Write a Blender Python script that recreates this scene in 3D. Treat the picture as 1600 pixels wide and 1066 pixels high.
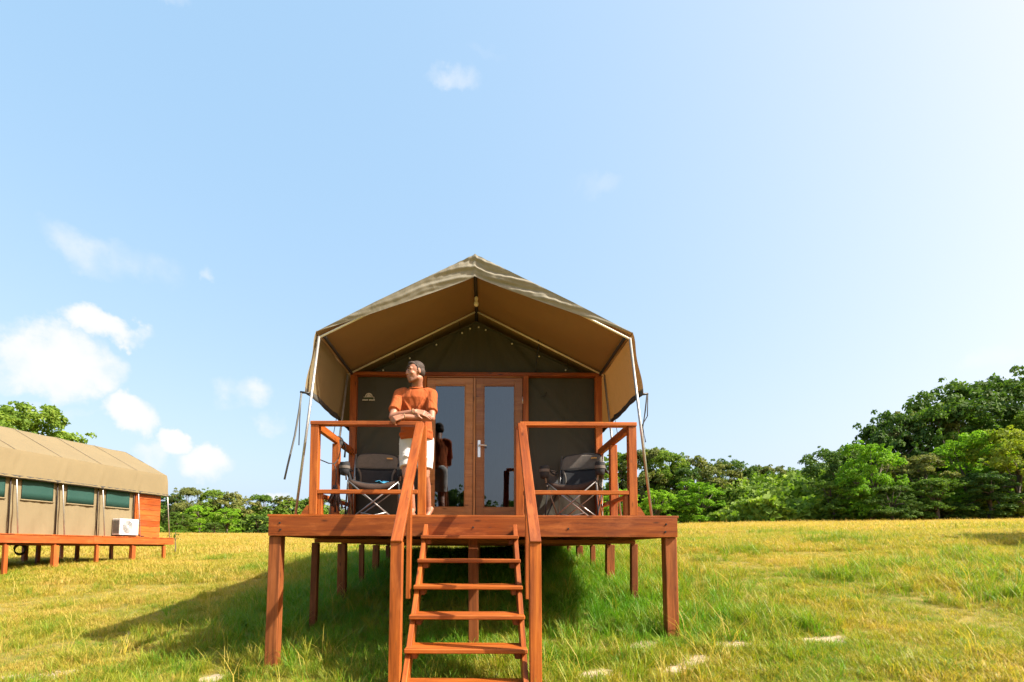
import bpy, bmesh, math, random
import numpy as np
from mathutils import Matrix, Vector, Euler

# ------------------------------------------------------------------ camera, world, sun, exposure
for o in list(bpy.data.objects): bpy.data.objects.remove(o)
SC = bpy.context.scene
COL = SC.collection
D = 1.75                                   # height of the deck top
F_PX, PX, PY = 782.3, 757.2, 808.4         # focal length and principal point in photo pixels (1600 x 1066)
PITCH, YAW, ROLL = 0.0631, 0.0032, 0.0038
EYE = Vector((0.103, -5.274, D - 0.355))
cam = bpy.data.cameras.new('camera')
cam.sensor_width = 36; cam.lens = F_PX / 1600 * 36
cam.shift_x = (800 - PX) / 1600; cam.shift_y = (PY - 533) / 1600
cam.clip_start = 0.05; cam.clip_end = 4000
camo = bpy.data.objects.new('camera', cam); COL.objects.link(camo)
CAMR = Matrix.Rotation(-YAW, 4, 'Z') @ Matrix.Rotation(math.pi/2 + PITCH, 4, 'X') @ Matrix.Rotation(ROLL, 4, 'Z')
camo.matrix_world = Matrix.Translation(EYE) @ CAMR
SC.camera = camo
def ray(x, y):
    return (CAMR.to_3x3() @ Vector(((x-PX)/F_PX, -(y-PY)/F_PX, -1))).normalized()
def at_depth(x, y, Y):
    r = ray(x, y); return EYE + r * ((Y - EYE.y) / r.y)

SUN_EL, SUN_AZ = math.radians(44), math.radians(110)      # azimuth clockwise from +Y
sun = bpy.data.lights.new('sun', 'SUN'); sun.energy = 3.4; sun.angle = math.radians(0.55); sun.color = (1, .945, .84)
suno = bpy.data.objects.new('sun', sun); COL.objects.link(suno)
sdir = Vector((math.sin(SUN_AZ)*math.cos(SUN_EL), math.cos(SUN_AZ)*math.cos(SUN_EL), math.sin(SUN_EL)))
suno.rotation_euler = sdir.to_track_quat('Z', 'Y').to_euler(); suno.location = (20, -10, 30)

W = bpy.data.worlds.new('World'); SC.world = W; W.use_nodes = True
nt = W.node_tree; N = nt.nodes; N.clear(); LK = nt.links.new
def wn(t, **k):
    n = N.new(t)
    for a, b in k.items(): setattr(n, a, b)
    return n
sky = wn('ShaderNodeTexSky', sky_type='NISHITA', sun_disc=False, sun_elevation=SUN_EL, sun_rotation=SUN_AZ,
         altitude=0, air_density=1.0, dust_density=4.5, ozone_density=1.5)
tc = wn('ShaderNodeTexCoord')
def wmath(op, a, b=None, c=None):
    n = wn('ShaderNodeMath', operation=op)
    for i, v in enumerate((a, b, c)):
        if v is None: continue
        if isinstance(v, (int, float)): n.inputs[i].default_value = v
        else: LK(v, n.inputs[i])
    return n.outputs[0]
def wvec(op, a, b):
    n = wn('ShaderNodeVectorMath', operation=op)
    for i, v in enumerate((a, b)):
        if isinstance(v, Vector): n.inputs[i].default_value = v
        else: LK(v, n.inputs[i])
    return n.outputs['Value'] if op == 'DOT_PRODUCT' else n.outputs[0]
nz = wn('ShaderNodeTexNoise'); nz.inputs['Scale'].default_value = 11; nz.inputs['Detail'].default_value = 7; nz.inputs['Roughness'].default_value = .58
LK(tc.outputs['Generated'], nz.inputs['Vector'])
nz2 = wn('ShaderNodeTexNoise'); nz2.inputs['Scale'].default_value = 5.5; nz2.inputs['Detail'].default_value = 3
LK(tc.outputs['Generated'], nz2.inputs['Vector'])
wcol = wn('ShaderNodeTexNoise'); wcol.inputs['Scale'].default_value = 9; wcol.inputs['Detail'].default_value = 6; wcol.inputs['Roughness'].default_value = .6
LK(tc.outputs['Generated'], wcol.inputs['Vector'])
wsub = wvec('SUBTRACT', wcol.outputs['Color'], Vector((.5,.5,.5)))
wscl = wn('ShaderNodeVectorMath', operation='SCALE'); LK(wsub, wscl.inputs[0]); wscl.inputs['Scale'].default_value = .13
GEN = wvec('ADD', tc.outputs['Generated'], wscl.outputs[0])
CLOUDS = [(85,565,125,62,1.0),(160,512,66,30,1.0),(30,545,70,40,.95),(200,650,58,32,.9),(372,612,52,30,.6),(425,660,34,20,.45),
          (278,690,36,20,.8),(332,726,50,36,.75),(165,392,110,36,.34),(712,130,44,22,.27),(762,82,42,16,.2),(932,294,44,22,.16),
          (275,6,36,18,.3),(322,428,18,14,.3),(1555,545,60,24,.25),(240,700,40,20,.4),(415,775,34,14,.6),(60,640,80,18,.4)]
mask = None
for (x, y, rx, ry, dens) in CLOUDS:
    c = ray(x, y); e1 = ray(x+rx, y)-c; e2 = ray(x, y-ry)-c
    d = wvec('SUBTRACT', GEN, c)
    u = wvec('DOT_PRODUCT', d, e1/e1.length_squared); v = wvec('DOT_PRODUCT', d, e2/e2.length_squared)
    r2 = wmath('ADD', wmath('MULTIPLY', u, u), wmath('MULTIPLY', v, v))
    blob = wmath('MULTIPLY', wmath('MAXIMUM', wmath('SUBTRACT', 1.15, r2), 0), dens)
    mask = blob if mask is None else wmath('MAXIMUM', mask, blob)
tex = wmath('ADD', wmath('MULTIPLY', wmath('SUBTRACT', nz.outputs[0], .5), 1.6), wmath('MULTIPLY', wmath('SUBTRACT', nz2.outputs[0], .5), 1.0))
m2 = wmath('ADD', mask, wmath('MULTIPLY', tex, wmath('MINIMUM', wmath('MULTIPLY', mask, 1.6), 1)))
mr = wn('ShaderNodeMapRange', interpolation_type='SMOOTHSTEP'); LK(m2, mr.inputs[0])
mr.inputs[1].default_value = .05; mr.inputs[2].default_value = .92; mr.inputs[3].default_value = 0; mr.inputs[4].default_value = .96
mix = wn('ShaderNodeMix', data_type='RGBA'); LK(mr.outputs[0], mix.inputs[0]); 
gain = wn('ShaderNodeMix', data_type='RGBA', blend_type='MULTIPLY'); gain.inputs[0].default_value = 1; gain.inputs[7].default_value = (.78, .50, .30, 1)
LK(sky.outputs[0], gain.inputs[6])
veil = wn('ShaderNodeMix', data_type='RGBA', blend_type='ADD'); veil.inputs[0].default_value = 1; veil.inputs[7].default_value = (.7, 1.55, 2.5, 1)   # thin even high haze
LK(gain.outputs[2], veil.inputs[6]); LK(veil.outputs[2], mix.inputs[6])
mix.inputs[7].default_value = (3.35, 3.37, 3.42, 1)          # sunlit cloud
bg = wn('ShaderNodeBackground'); bg.inputs['Strength'].default_value = .09
wo = wn('ShaderNodeOutputWorld'); LK(mix.outputs[2], bg.inputs['Color']); LK(bg.outputs[0], wo.inputs['Surface'])

vs = SC.view_settings
vs.view_transform = 'Standard'; vs.look = 'None'; vs.exposure = 1.76; vs.gamma = 1; vs.use_curve_mapping = False
SC.render.engine = 'CYCLES'
SC.cycles.max_bounces = 6; SC.cycles.diffuse_bounces = 3; SC.cycles.glossy_bounces = 3; SC.cycles.transmission_bounces = 4; SC.cycles.transparent_max_bounces = 8

# ------------------------------------------------------------------ helpers
random.seed(7); RNG = np.random.default_rng(7)
MWD = {}
def mw(o): return MWD[o.name] if o is not None else Matrix()
def link(name, data, mat=None, parent=None, M=None, smooth=False):
    o = bpy.data.objects.new(name, data); COL.objects.link(o)
    M = M or Matrix(); MWD[o.name] = M
    if parent is not None: o.parent = parent
    o.matrix_local = mw(parent).inverted() @ M
    if mat is not None and data is not None and len(data.materials) == 0: data.materials.append(mat)
    if smooth and data is not None: data.polygons.foreach_set('use_smooth', [True]*len(data.polygons))
    return o
def T(x, y, z): return Matrix.Translation((x, y, z))
def RZ(a): return Matrix.Rotation(math.radians(a), 4, 'Z')
def thing(name, M, label, cat, group=None):
    o = bpy.data.objects.new(name, None); COL.objects.link(o); o.empty_display_size = .2
    o.matrix_local = M; MWD[o.name] = M.copy()
    o['label'] = label; o['category'] = cat
    if group: o['group'] = group
    return o
def tag(o, label, cat, group=None):
    o['label'] = label; o['category'] = cat
    if group: o['group'] = group
    return o
MC = {}
def chamfer_mesh(L, w, h, c):
    k = (round(L,3), round(w,3), round(h,3), c)
    if k in MC: return MC[k]
    bm = bmesh.new(); bmesh.ops.create_cube(bm, size=1)
    for v in bm.verts: v.co = Vector((v.co.x*L, v.co.y*w, v.co.z*h))
    if c > 0: bmesh.ops.bevel(bm, geom=bm.edges[:], offset=min(c, min(L,w,h)*.3), segments=1, affect='EDGES')
    me = bpy.data.meshes.new('beam'); bm.to_mesh(me); bm.free(); MC[k] = me
    return me
MMC = {}
def with_mat(me, mat):
    k = (me.name, mat.name)
    if k not in MMC:
        m = me.copy(); m.materials.clear(); m.materials.append(mat); MMC[k] = m
    return MMC[k]
def beam(name, p0, p1, w, h, mat, parent, M=None, up=(0,0,1), c=.004):
    """a sawn piece from p0 to p1: w across, h along 'up'"""
    M = M or Matrix()
    p0 = Vector(p0); p1 = Vector(p1); x = (p1-p0).normalized(); z = Vector(up); y = z.cross(x)
    if y.length < 1e-4: y = Vector((0,1,0)).cross(x)
    y.normalize(); z = x.cross(y)
    R = Matrix((x, y, z)).transposed().to_4x4()
    return link(name, with_mat(chamfer_mesh((p1-p0).length, w, h, c), mat), None, parent, M @ T(*((p0+p1)/2)) @ R)
def tube_bm(bm, pts, r, n=8, cap=True):
    pts = [Vector(p) for p in pts]; rings = []
    rr = r if isinstance(r, (list, tuple)) else [r]*len(pts)
    for i, p in enumerate(pts):
        t = (pts[min(i+1, len(pts)-1)] - pts[max(i-1, 0)]).normalized()
        a = t.cross(Vector((0,0,1)));
        if a.length < .05: a = t.cross(Vector((0,1,0)))
        a.normalize(); b = t.cross(a)
        rings.append([bm.verts.new(p + (a*math.cos(q)+b*math.sin(q))*rr[i]) for q in [2*math.pi*k/n for k in range(n)]])
    for A, B in zip(rings, rings[1:]):
        for k in range(n):
            f = bm.faces.new((A[k], A[(k+1)%n], B[(k+1)%n], B[k])); f.smooth = True
    if cap: bm.faces.new(rings[0]); bm.faces.new(rings[-1][::-1])
def bm_obj(name, bm, mat, parent=None, M=None, recalc=True):
    if recalc: bmesh.ops.recalc_face_normals(bm, faces=bm.faces[:])
    me = bpy.data.meshes.new(name); bm.to_mesh(me); bm.free()
    return link(name, me, mat, parent, M)
def tube(name, pts, r, mat, parent=None, M=None, n=8):
    bm = bmesh.new(); tube_bm(bm, pts, r, n); return bm_obj(name, bm, mat, parent, M)
def box_bm(bm, c, s, R=None):
    m = T(*c) @ (R or Matrix()) @ Matrix.Diagonal((s[0], s[1], s[2], 1))
    return bmesh.ops.create_cube(bm, size=1, matrix=m)
def grid_obj(name, fn, nu, nv, mat, parent=None, M=None, thick=0):
    vs_ = [fn(i/nu, j/nv) for j in range(nv+1) for i in range(nu+1)]
    fs = [(j*(nu+1)+i, j*(nu+1)+i+1, (j+1)*(nu+1)+i+1, (j+1)*(nu+1)+i) for j in range(nv) for i in range(nu)]
    me = bpy.data.meshes.new(name); me.from_pydata([tuple(v) for v in vs_], [], fs); me.update()
    o = link(name, me, mat, parent, M, smooth=True)
    if thick:
        s = o.modifiers.new('thickness', 'SOLIDIFY'); s.thickness = thick; s.offset = 0
    return o
def poly_obj(name, pts, mat, parent=None, M=None, thick=0):
    me = bpy.data.meshes.new(name); me.from_pydata([tuple(p) for p in pts], [], [tuple(range(len(pts)))]); me.update()
    o = link(name, me, mat, parent, M)
    if thick:
        s = o.modifiers.new('thickness', 'SOLIDIFY'); s.thickness = thick; s.offset = 0
    return o
def hsh(*a): return math.modf(math.sin(sum(v*(12.9898+7.13*i) for i, v in enumerate(a)))*43758.5453)[0] % 1.0

# ------------------------------------------------------------------ materials
class MT:
    def __init__(s, name):
        s.m = bpy.data.materials.new(name); s.m.use_nodes = True; s.n = s.m.node_tree.nodes; s.l = s.m.node_tree.links.new
        s.b = s.n['Principled BSDF']; s.out = s.n['Material Output']
    def new(s, t, **k):
        n = s.n.new(t)
        for a, b in k.items(): setattr(n, a, b)
        return n
    def coord(s, kind='Object', scale=(1,1,1), rand=0):
        t = s.new('ShaderNodeTexCoord'); mp = s.new('ShaderNodeMapping'); mp.inputs['Scale'].default_value = scale
        s.l(t.outputs[kind], mp.inputs['Vector'])
        if rand:
            oi = s.new('ShaderNodeObjectInfo'); ml = s.new('ShaderNodeMath', operation='MULTIPLY'); ml.inputs[1].default_value = rand
            s.l(oi.outputs['Random'], ml.inputs[0]); s.l(ml.outputs[0], mp.inputs['Location'])
        return mp.outputs[0]
    def noise(s, vec, scale, detail=4, rough=.55, dist=0):
        n = s.new('ShaderNodeTexNoise'); n.inputs['Scale'].default_value = scale; n.inputs['Detail'].default_value = detail
        n.inputs['Roughness'].default_value = rough; n.inputs['Distortion'].default_value = dist
        if vec is not None: s.l(vec, n.inputs['Vector'])
        return n.outputs[0]
    def ramp(s, fac, stops):
        r = s.new('ShaderNodeValToRGB'); e = r.color_ramp.elements
        while len(e) < len(stops): e.new(.5)
        for q, (p, c) in zip(e, stops): q.position = p; q.color = (*c, 1) if len(c) == 3 else c
        s.l(fac, r.inputs[0]); return r.outputs[0]
    def mix(s, fac, a, b, mode='MIX'):
        n = s.new('ShaderNodeMix', data_type='RGBA', blend_type=mode)
        for i, v in ((0, fac), (6, a), (7, b)):
            if isinstance(v, (int, float)): n.inputs[i].default_value = v
            elif isinstance(v, tuple): n.inputs[i].default_value = (*v, 1)
            else: s.l(v, n.inputs[i])
        return n.outputs[2]
    def math(s, op, a, b=0):
        n = s.new('ShaderNodeMath', operation=op)
        for i, v in enumerate((a, b)):
            if isinstance(v, (int, float)): n.inputs[i].default_value = v
            else: s.l(v, n.inputs[i])
        return n.outputs[0]
    def bump(s, h, strength=.3, dist=.01):
        n = s.new('ShaderNodeBump'); n.inputs['Strength'].default_value = strength; n.inputs['Distance'].default_value = dist
        s.l(h, n.inputs['Height']); s.l(n.outputs[0], s.b.inputs['Normal']); return n.outputs[0]
    def set(s, **k):
        for a, v in k.items():
            i = s.b.inputs[a.replace('_', ' ')]
            if isinstance(v, (int, float)): i.default_value = v
            elif isinstance(v, tuple): i.default_value = (*v, 1) if len(v) == 3 else v
            else: s.l(v, i)
        return s
def plain(name, col, rough=.6, metal=0, spec=.5, nscale=0, var=.25):
    m = MT(name); m.set(Roughness=rough, Metallic=metal); m.b.inputs['Specular IOR Level'].default_value = spec
    if nscale:
        f = m.noise(m.coord(rand=20), nscale, 5)
        m.set(Base_Color=m.ramp(f, [(.25, tuple(c*(1-var) for c in col)), (.75, tuple(min(1, c*(1+var)) for c in col))]))
    else: m.set(Base_Color=col)
    return m.m
def wood(name, dark, mid, light, rough=.42, spec=.4):
    m = MT(name)
    v = m.coord(scale=(1.6, 26, 26), rand=37)
    g = m.noise(v, 1.0, 6, .6, .6)
    c1 = m.ramp(g, [(.25, dark), (.5, mid), (.78, light)])
    v2 = m.coord(scale=(.9, 3, 3), rand=91)
    big = m.noise(v2, 1.7, 3, .5)
    oi = m.new('ShaderNodeObjectInfo')
    tone = m.ramp(oi.outputs['Random'], [(0, (.66,.60,.55)), (.5, (1,1,1)), (1, (1.3,1.32,1.25))])
    c2 = m.mix(1.0, c1, tone, 'MULTIPLY')
    c3 = m.mix(m.ramp(big, [(.52, (0,0,0)), (.75, (.55,.55,.55))]), c2, dark)
    # weather stains
    st = m.noise(m.coord(scale=(2.2, 6, 6), rand=13), 3.3, 5, .65)
    c4 = m.mix(m.ramp(st, [(.63, (0,0,0)), (.74, (.55,.55,.55))]), c3, (.05,.025,.018))
    fade = m.noise(m.coord(scale=(1.3, 5, 5), rand=57), 2.1, 6, .7)
    c4 = m.mix(m.ramp(fade, [(.52, (0,)*3), (.75, (.38,)*3)]), c4, tuple(min(.6, q*1.25+.02) for q in light))
    kn_ = m.new('ShaderNodeTexVoronoi'); kn_.inputs['Scale'].default_value = 1.0; m.l(m.coord(scale=(2.6, 9, 9), rand=71), kn_.inputs['Vector'])
    c4 = m.mix(m.ramp(kn_.outputs['Distance'], [(.05, (.75,)*3), (.13, (0,)*3)]), c4, tuple(q*.35 for q in dark))
    m.set(Base_Color=c4, Roughness=m.ramp(big, [(.3, (rough-.1,)*3), (.7, (rough+.18,)*3)]))
    m.b.inputs['Specular IOR Level'].default_value = spec
    m.bump(m.math('ADD', g, m.math('MULTIPLY', m.noise(m.coord(scale=(3,60,60), rand=5), 2, 3), .6)), .35, .003)
    return m.m
WOOD = wood('red_hardwood', (.125,.027,.005), (.30,.074,.011), (.44,.132,.022), .45, .3)
WOOD_DK = wood('weathered_hardwood', (.085,.025,.008), (.20,.058,.015), (.31,.10,.027), .6, .25)
WOOD_DOOR = wood('door_hardwood', (.27,.10,.024), (.40,.165,.045), (.50,.23,.07), .35)
WOOD2 = wood('orange_hardwood', (.24,.05,.009), (.39,.088,.014), (.48,.13,.024), .45)
def canvas(name, col, trans, tfac, rough=.85, wr=.35, wscale=2.5):
    m = MT(name)
    v = m.coord(rand=0)
    weave = m.noise(m.coord(scale=(1,1,1)), 420, 2)
    blot = m.noise(v, 1.3, 5, .6)
    fold = m.noise(m.coord(scale=(.8,.8,.35)), wscale*2, 4, .5, .8)
    base = m.mix(m.ramp(blot, [(.3, (.0,)*3), (.75, (.4,)*3)]), col, tuple(c*.72 for c in col))
    base = m.mix(m.ramp(weave, [(.3, (0,)*3), (.7, (.12,)*3)]), base, tuple(c*.6 for c in col))
    m.set(Base_Color=base, Roughness=rough); m.b.inputs['Specular IOR Level'].default_value = .25
    nrm = m.bump(m.math('ADD', m.math('MULTIPLY', fold, 1.0), m.math('MULTIPLY', weave, .01)), wr, .05)
    tr = m.new('ShaderNodeBsdfTranslucent'); tr.inputs['Color'].default_value = (*trans, 1); m.l(nrm, tr.inputs['Normal'])
    mx = m.new('ShaderNodeMixShader'); mx.inputs[0].default_value = tfac
    m.l(m.b.outputs[0], mx.inputs[1]); m.l(tr.outputs[0], mx.inputs[2]); m.l(mx.outputs[0], m.out.inputs['Surface'])
    return m.m
FLY = canvas('canvas_fly', (.225,.18,.098), (.30,.14,.035), .16, wr=.22)
LINING = canvas('canvas_lining_brown', (.32,.205,.10), (.2,.1,.03), .03, wr=.12)
GABLE = canvas('canvas_flap', (.26,.24,.18), (.3,.2,.1), .06, rough=.55, wr=.3)
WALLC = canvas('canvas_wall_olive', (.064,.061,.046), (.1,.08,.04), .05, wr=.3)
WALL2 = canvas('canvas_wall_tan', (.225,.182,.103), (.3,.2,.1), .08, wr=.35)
HEM = plain('hem_webbing', (.045,.042,.034), .85, nscale=30)
SEAM = plain('seam_tape', (.19,.15,.09), .85, nscale=14)
MESHG = plain('green_window_mesh', (.006,.05,.038), .75, nscale=60, var=.2)
STEEL = plain('galvanised_steel', (.42,.41,.385), .38, .65, nscale=12, var=.15)
RAFTER = plain('pale_rafter_tube', (.78,.74,.66), .4, .2)
DARKSTEEL = plain('dark_steel', (.035,.03,.028), .5, .5)
CHROME = plain('brushed_steel', (.85,.84,.82), .28, .7)
ROPE_DK = plain('dark_cord', (.03,.028,.028), .8)
ROPE_LT = plain('pale_rope', (.5,.45,.36), .9)
BLACKP = plain('black_plastic', (.02,.02,.02), .5)
def glass():
    m = MT('door_glass'); n = m.n
    tr = m.new('ShaderNodeBsdfTransparent'); tr.inputs['Color'].default_value = (.42,.46,.48,1)
    gl = m.new('ShaderNodeBsdfGlossy'); gl.inputs['Roughness'].default_value = .004; gl.inputs['Color'].default_value = (.9,.95,1,1)
    fr = m.new('ShaderNodeFresnel'); fr.inputs['IOR'].default_value = 1.95
    mx = m.new('ShaderNodeMixShader'); m.l(fr.outputs[0], mx.inputs[0]); m.l(tr.outputs[0], mx.inputs[1]); m.l(gl.outputs[0], mx.inputs[2])
    m.l(mx.outputs[0], m.out.inputs['Surface']); return m.m
GLASS = glass()

# ------------------------------------------------------------------ terrain
_py = np.array([-400,-60,-30,-6,-3,0,1.3,2.5,3.8,5.05,6.3,7.5,10,14,20,45,80,120,400,1500.])
_pz = np.array([-4,-2.6,-2.1,-1.5,-1.32,-1.10,-.84,-.72,-.56,-.43,-.26,-.12,.0,.14,.45,1.7,2.85,3.3,4,4.])
_ys = np.arange(-400, 1500, .25); _zs = np.interp(_ys, _py, _pz); _k = np.hanning(11); _k /= _k.sum()
_zs = np.convolve(np.pad(_zs, 5, mode='edge'), _k, 'valid')
def gz(x, y):
    x = np.asarray(x, float); y = np.asarray(y, float)
    z = np.interp(y, _ys, _zs) + .6*np.tanh(x*.1) + .02*np.clip(x-15, 0, 60)
    z -= .16*np.exp(-((x+6.5)/3.2)**2)*np.exp(-((y-1)/4.5)**2)
    z += .035*np.sin(x*.9+1.3*np.sin(y*.5))*np.sin(y*.8+.7) + .05*np.sin(x*.21+2)*np.sin(y*.17)
    return z + EYE.z
def gz1(x, y): return float(gz(x, y))

def on_ground(x, y):
    """where the ray through a photo pixel meets the meadow"""
    r = ray(x, y); t = 2.0
    for _ in range(4000):
        p = EYE + r*t
        if p.z < gz1(p.x, p.y): break
        t += .01 + t*.002
    return p
BARE = [(on_ground(x, y), a*(1 if y < 970 else 1.15), b*(1 if y < 970 else 1.6), (.28 if y < 970 else .95)) for x, y, a, b in [(1090,1030,.22,.12),(1145,1008,.28,.12),(1005,1010,.16,.12),(945,1055,.25,.1),(85,1056,.3,.12),(330,1062,.2,.1),
        (10,1062,.2,.1),(1055,1045,.2,.1),(1210,965,.5,.12),(1230,925,.5,.15),(1270,905,.5,.2),(1560,832,2.2,.5),(755,848,.5,.3),(300,862,.8,.3),(215,988,.3,.1),(1180,1045,.25,.08),(1290,1000,.35,.1)]]
def bare(x, y):
    b = np.zeros_like(np.asarray(x, float))
    for p, a, c, w in BARE: b = np.maximum(b, w*np.exp(-((x-p.x)/a)**2 - ((y-p.y)/c)**2))
    return b

def ground():
    xs = np.concatenate([np.linspace(-1200,-130,14), np.linspace(-120,-22,50), np.linspace(-20,20,201), np.linspace(22,120,50), np.linspace(130,1200,14)])
    ys = np.concatenate([np.linspace(-400,-30,12), np.linspace(-28,-4,25), np.linspace(-3.5,16,150), np.linspace(17,110,80), np.linspace(120,1400,20)])
    X, Y = np.meshgrid(xs, ys); Z = gz(X, Y)
    nx = len(xs); V = np.stack([X.ravel(), Y.ravel(), Z.ravel()], 1)
    idx = np.arange(len(ys)*nx).reshape(len(ys), nx)
    Fc = np.stack([idx[:-1,:-1].ravel(), idx[:-1,1:].ravel(), idx[1:,1:].ravel(), idx[1:,:-1].ravel()], 1)
    me = bpy.data.meshes.new('ground'); me.from_pydata(V.tolist(), [], Fc.tolist()); me.update()
    ba = me.attributes.new('bare', 'FLOAT', 'POINT'); ba.data.foreach_set('value', bare(X.ravel(), Y.ravel()))
    m = MT('meadow_soil')
    v = m.coord()
    big = m.noise(v, .35, 4, .6); mid = m.noise(v, 2.1, 5, .65); fine = m.noise(v, 24, 5, .7)
    green = m.ramp(mid, [(.3, (.17,.15,.03)), (.55, (.27,.21,.055)), (.75, (.34,.25,.08))])
    gold = m.ramp(mid, [(.3, (.44,.33,.06)), (.7, (.56,.41,.10))])
    sp = m.new('ShaderNodeSeparateXYZ'); m.l(v, sp.inputs[0])
    far = m.new('ShaderNodeMapRange'); m.l(m.math('ADD', sp.outputs[1], m.math('MULTIPLY', big, 14)), far.inputs[0]); far.inputs[1].default_value = 12; far.inputs[2].default_value = 36
    c = m.mix(far.outputs[0], green, gold)
    c = m.mix(m.ramp(fine, [(.3, (0,)*3), (.7, (.6,)*3)]), c, (.11,.085,.03))
    c = m.mix(m.ramp(m.noise(v, 60, 4, .7), [(.45, (0,)*3), (.65, (.7,)*3)]), c, (.16,.19,.03))
    at = m.new('ShaderNodeAttribute', attribute_name='bare')
    sm = m.ramp(m.math('ADD', at.outputs['Fac'], m.math('MULTIPLY', m.math('SUBTRACT', m.noise(v, 7, 5, .65), .5), .9)), [(.42, (0,)*3), (.58, (1,)*3)])
    c = m.mix(sm, c, m.ramp(fine, [(.3, (.30,.23,.14)), (.7, (.50,.41,.29))]))
    m.set(Base_Color=c, Roughness=.95); m.b.inputs['Specular IOR Level'].default_value = .1
    m.bump(fine, .5, .03)
    o = link('ground', me, m.m, smooth=True); o['kind'] = 'structure'; o['label'] = 'sloping meadow ground under the grass'
    return o
ground()

# ------------------------------------------------------------------ deck, railings, stairs
def build_deck(M, label, W2, L, mat, matp, posts_x=(-2.09, 0, 2.09), sp=1.2455, front=True, group=None):
    root = thing('wooden_deck', M, label, 'deck', group)
    bw = .14; n = int(L/bw)
    for i in range(n):
        y = bw*(i+.5) - .02
        beam('deck_board', (-W2-.015, y, -.0125), (W2+.015, y, -.0125), bw-.006, .025, mat, root, M, c=.003)
    fz = -.127; fh = .2
    # fascia boards, jointed over the posts
    for sx in (-1, 1):
        y = .03
        segs = [(.022, L*.34), (L*.34+.004, L*.67), (L*.67+.004, L-.03)]
        for a, b in segs: beam('side_fascia', (sx*(W2-.02), a, fz), (sx*(W2-.02), b, fz), .04, fh, mat, root, M)
    beam('front_fascia', (-W2+.001, .0, fz), (W2-.001, .0, fz), .04, fh, mat, root, M)
    beam('rear_fascia', (-W2+.001, L-.01, fz), (W2-.001, L-.01, fz), .04, fh, mat, root, M)
    for x in (-1.55, -1.0, -.5, .5, 1.0, 1.55):
        beam('joist', (x, .025, fz+.005), (x, L-.035, fz+.005), .045, fh-.015, matp, root, M)
    k = 0; y = .075
    while y < L - .05:
        if k: beam('bearer', (-W2+.045, y, -.2565), (W2-.045, y, -.2565), .05, .05, matp, root, M)
        for x in posts_x:
            thick = (k % 2 == 0)
            if x == 0: w = .105 if k == 0 else .09
            else: w = .125 if thick else .085
            p = M @ Vector((x, y, 0)); zb = gz1(p.x, p.y) - .12 - M.translation.z
            top = -.2285 if k == 0 else -.2825
            if top-zb < .05: continue
            dx = -.012 if (hsh(x, k) > .5) else .01
            beam('post', (x+dx, y, zb), (x, y, top), w, w, matp if k or x == 0 else WOOD_DK, root, M, up=(0,1,0), c=.006)
        k += 1; y += sp
    return root
DK = T(0, 0, D)
deck = build_deck(DK, 'raised reddish wooden deck on posts under the near tent', 2.15, 8.4, WOOD, WOOD_DK)
for x, z in ((-2.02,-.16),(-2.03,-.09),(2.03,-.09),(2.02,-.17),(0.0,-.13),(1.0,-.14)):
    bm = bmesh.new(); bmesh.ops.create_cone(bm, cap_ends=True, segments=8, radius1=.011, radius2=.009, depth=.008, matrix=T(x, -.0235, z) @ Matrix.Rotation(math.pi/2, 4, 'X'))
    bm_obj('bolt_head', bm, DARKSTEEL, deck, DK)

def railing(label, sx, x_in):
    """front rail from the corner to the stair, side rail back to the wall post"""
    xr = 1.693*sx; yr = .03; yw = 1.53
    root = thing('deck_railing', DK @ T(xr, yr, 0), label, 'railing', 'railings of the near deck')
    a, b = (xr + sx*.045, x_in)
    beam('top_rail', (a, yr-.005, .978), (b, yr-.005, .978), .095, .042, WOOD, root, DK)
    beam('corner_post', (xr, yr, .001), (xr, yr, .956), .085, .085, WOOD, root, DK, up=(0,1,0))
    beam('stair_post', (x_in - sx*.0, yr+.005, .001), (x_in, yr+.005, .956), .085, .08, WOOD, root, DK, up=(0,1,0))
    beam('low_rail', (xr - sx*.044, yr-.01, .245), (x_in + sx*.042, yr-.01, .245), .06, .042, WOOD, root, DK)
    beam('side_rail', (xr, yr+.044, .965), (xr, yw-.03, .965), .05, .085, WOOD, root, DK)
    beam('side_low_rail', (xr, yr+.044, .225), (xr, yw-.03, .225), .045, .045, WOOD, root, DK)
    beam('side_post', (xr, .80, .001), (xr, .80, .92), .085, .085, WOOD, root, DK, up=(0,1,0))
    beam('inner_post', (xr - sx*.068, yr+.012, .001), (xr - sx*.068, yr+.012, .222), .045, .06, WOOD, root, DK, up=(0,1,0))
    bm = bmesh.new()
    pr = [(0,0,0),(.075,0,0),(.075,0,.012),(.02,0,.095),(0,0,.095)]
    A = [bm.verts.new((xr + sx*(.0435+p[0]), yr-.04, .0015+p[2])) for p in pr]; B = [bm.verts.new((v.co.x, yr+.04, v.co.z)) for v in A]
    bm.faces.new(A); bm.faces.new(B[::-1])
    for i in range(5): bm.faces.new((A[i], B[i], B[(i+1)%5], A[(i+1)%5]))
    bm_obj('foot_block', bm, WOOD, root, DK)
    return root
SCX = -.028
rl = railing('left deck railing with cords hanging beside its corner post', -1, SCX-.545+.025)
rr_ = railing('right deck railing in front of the armchair by the trees', 1, SCX+.545-.025)

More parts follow.
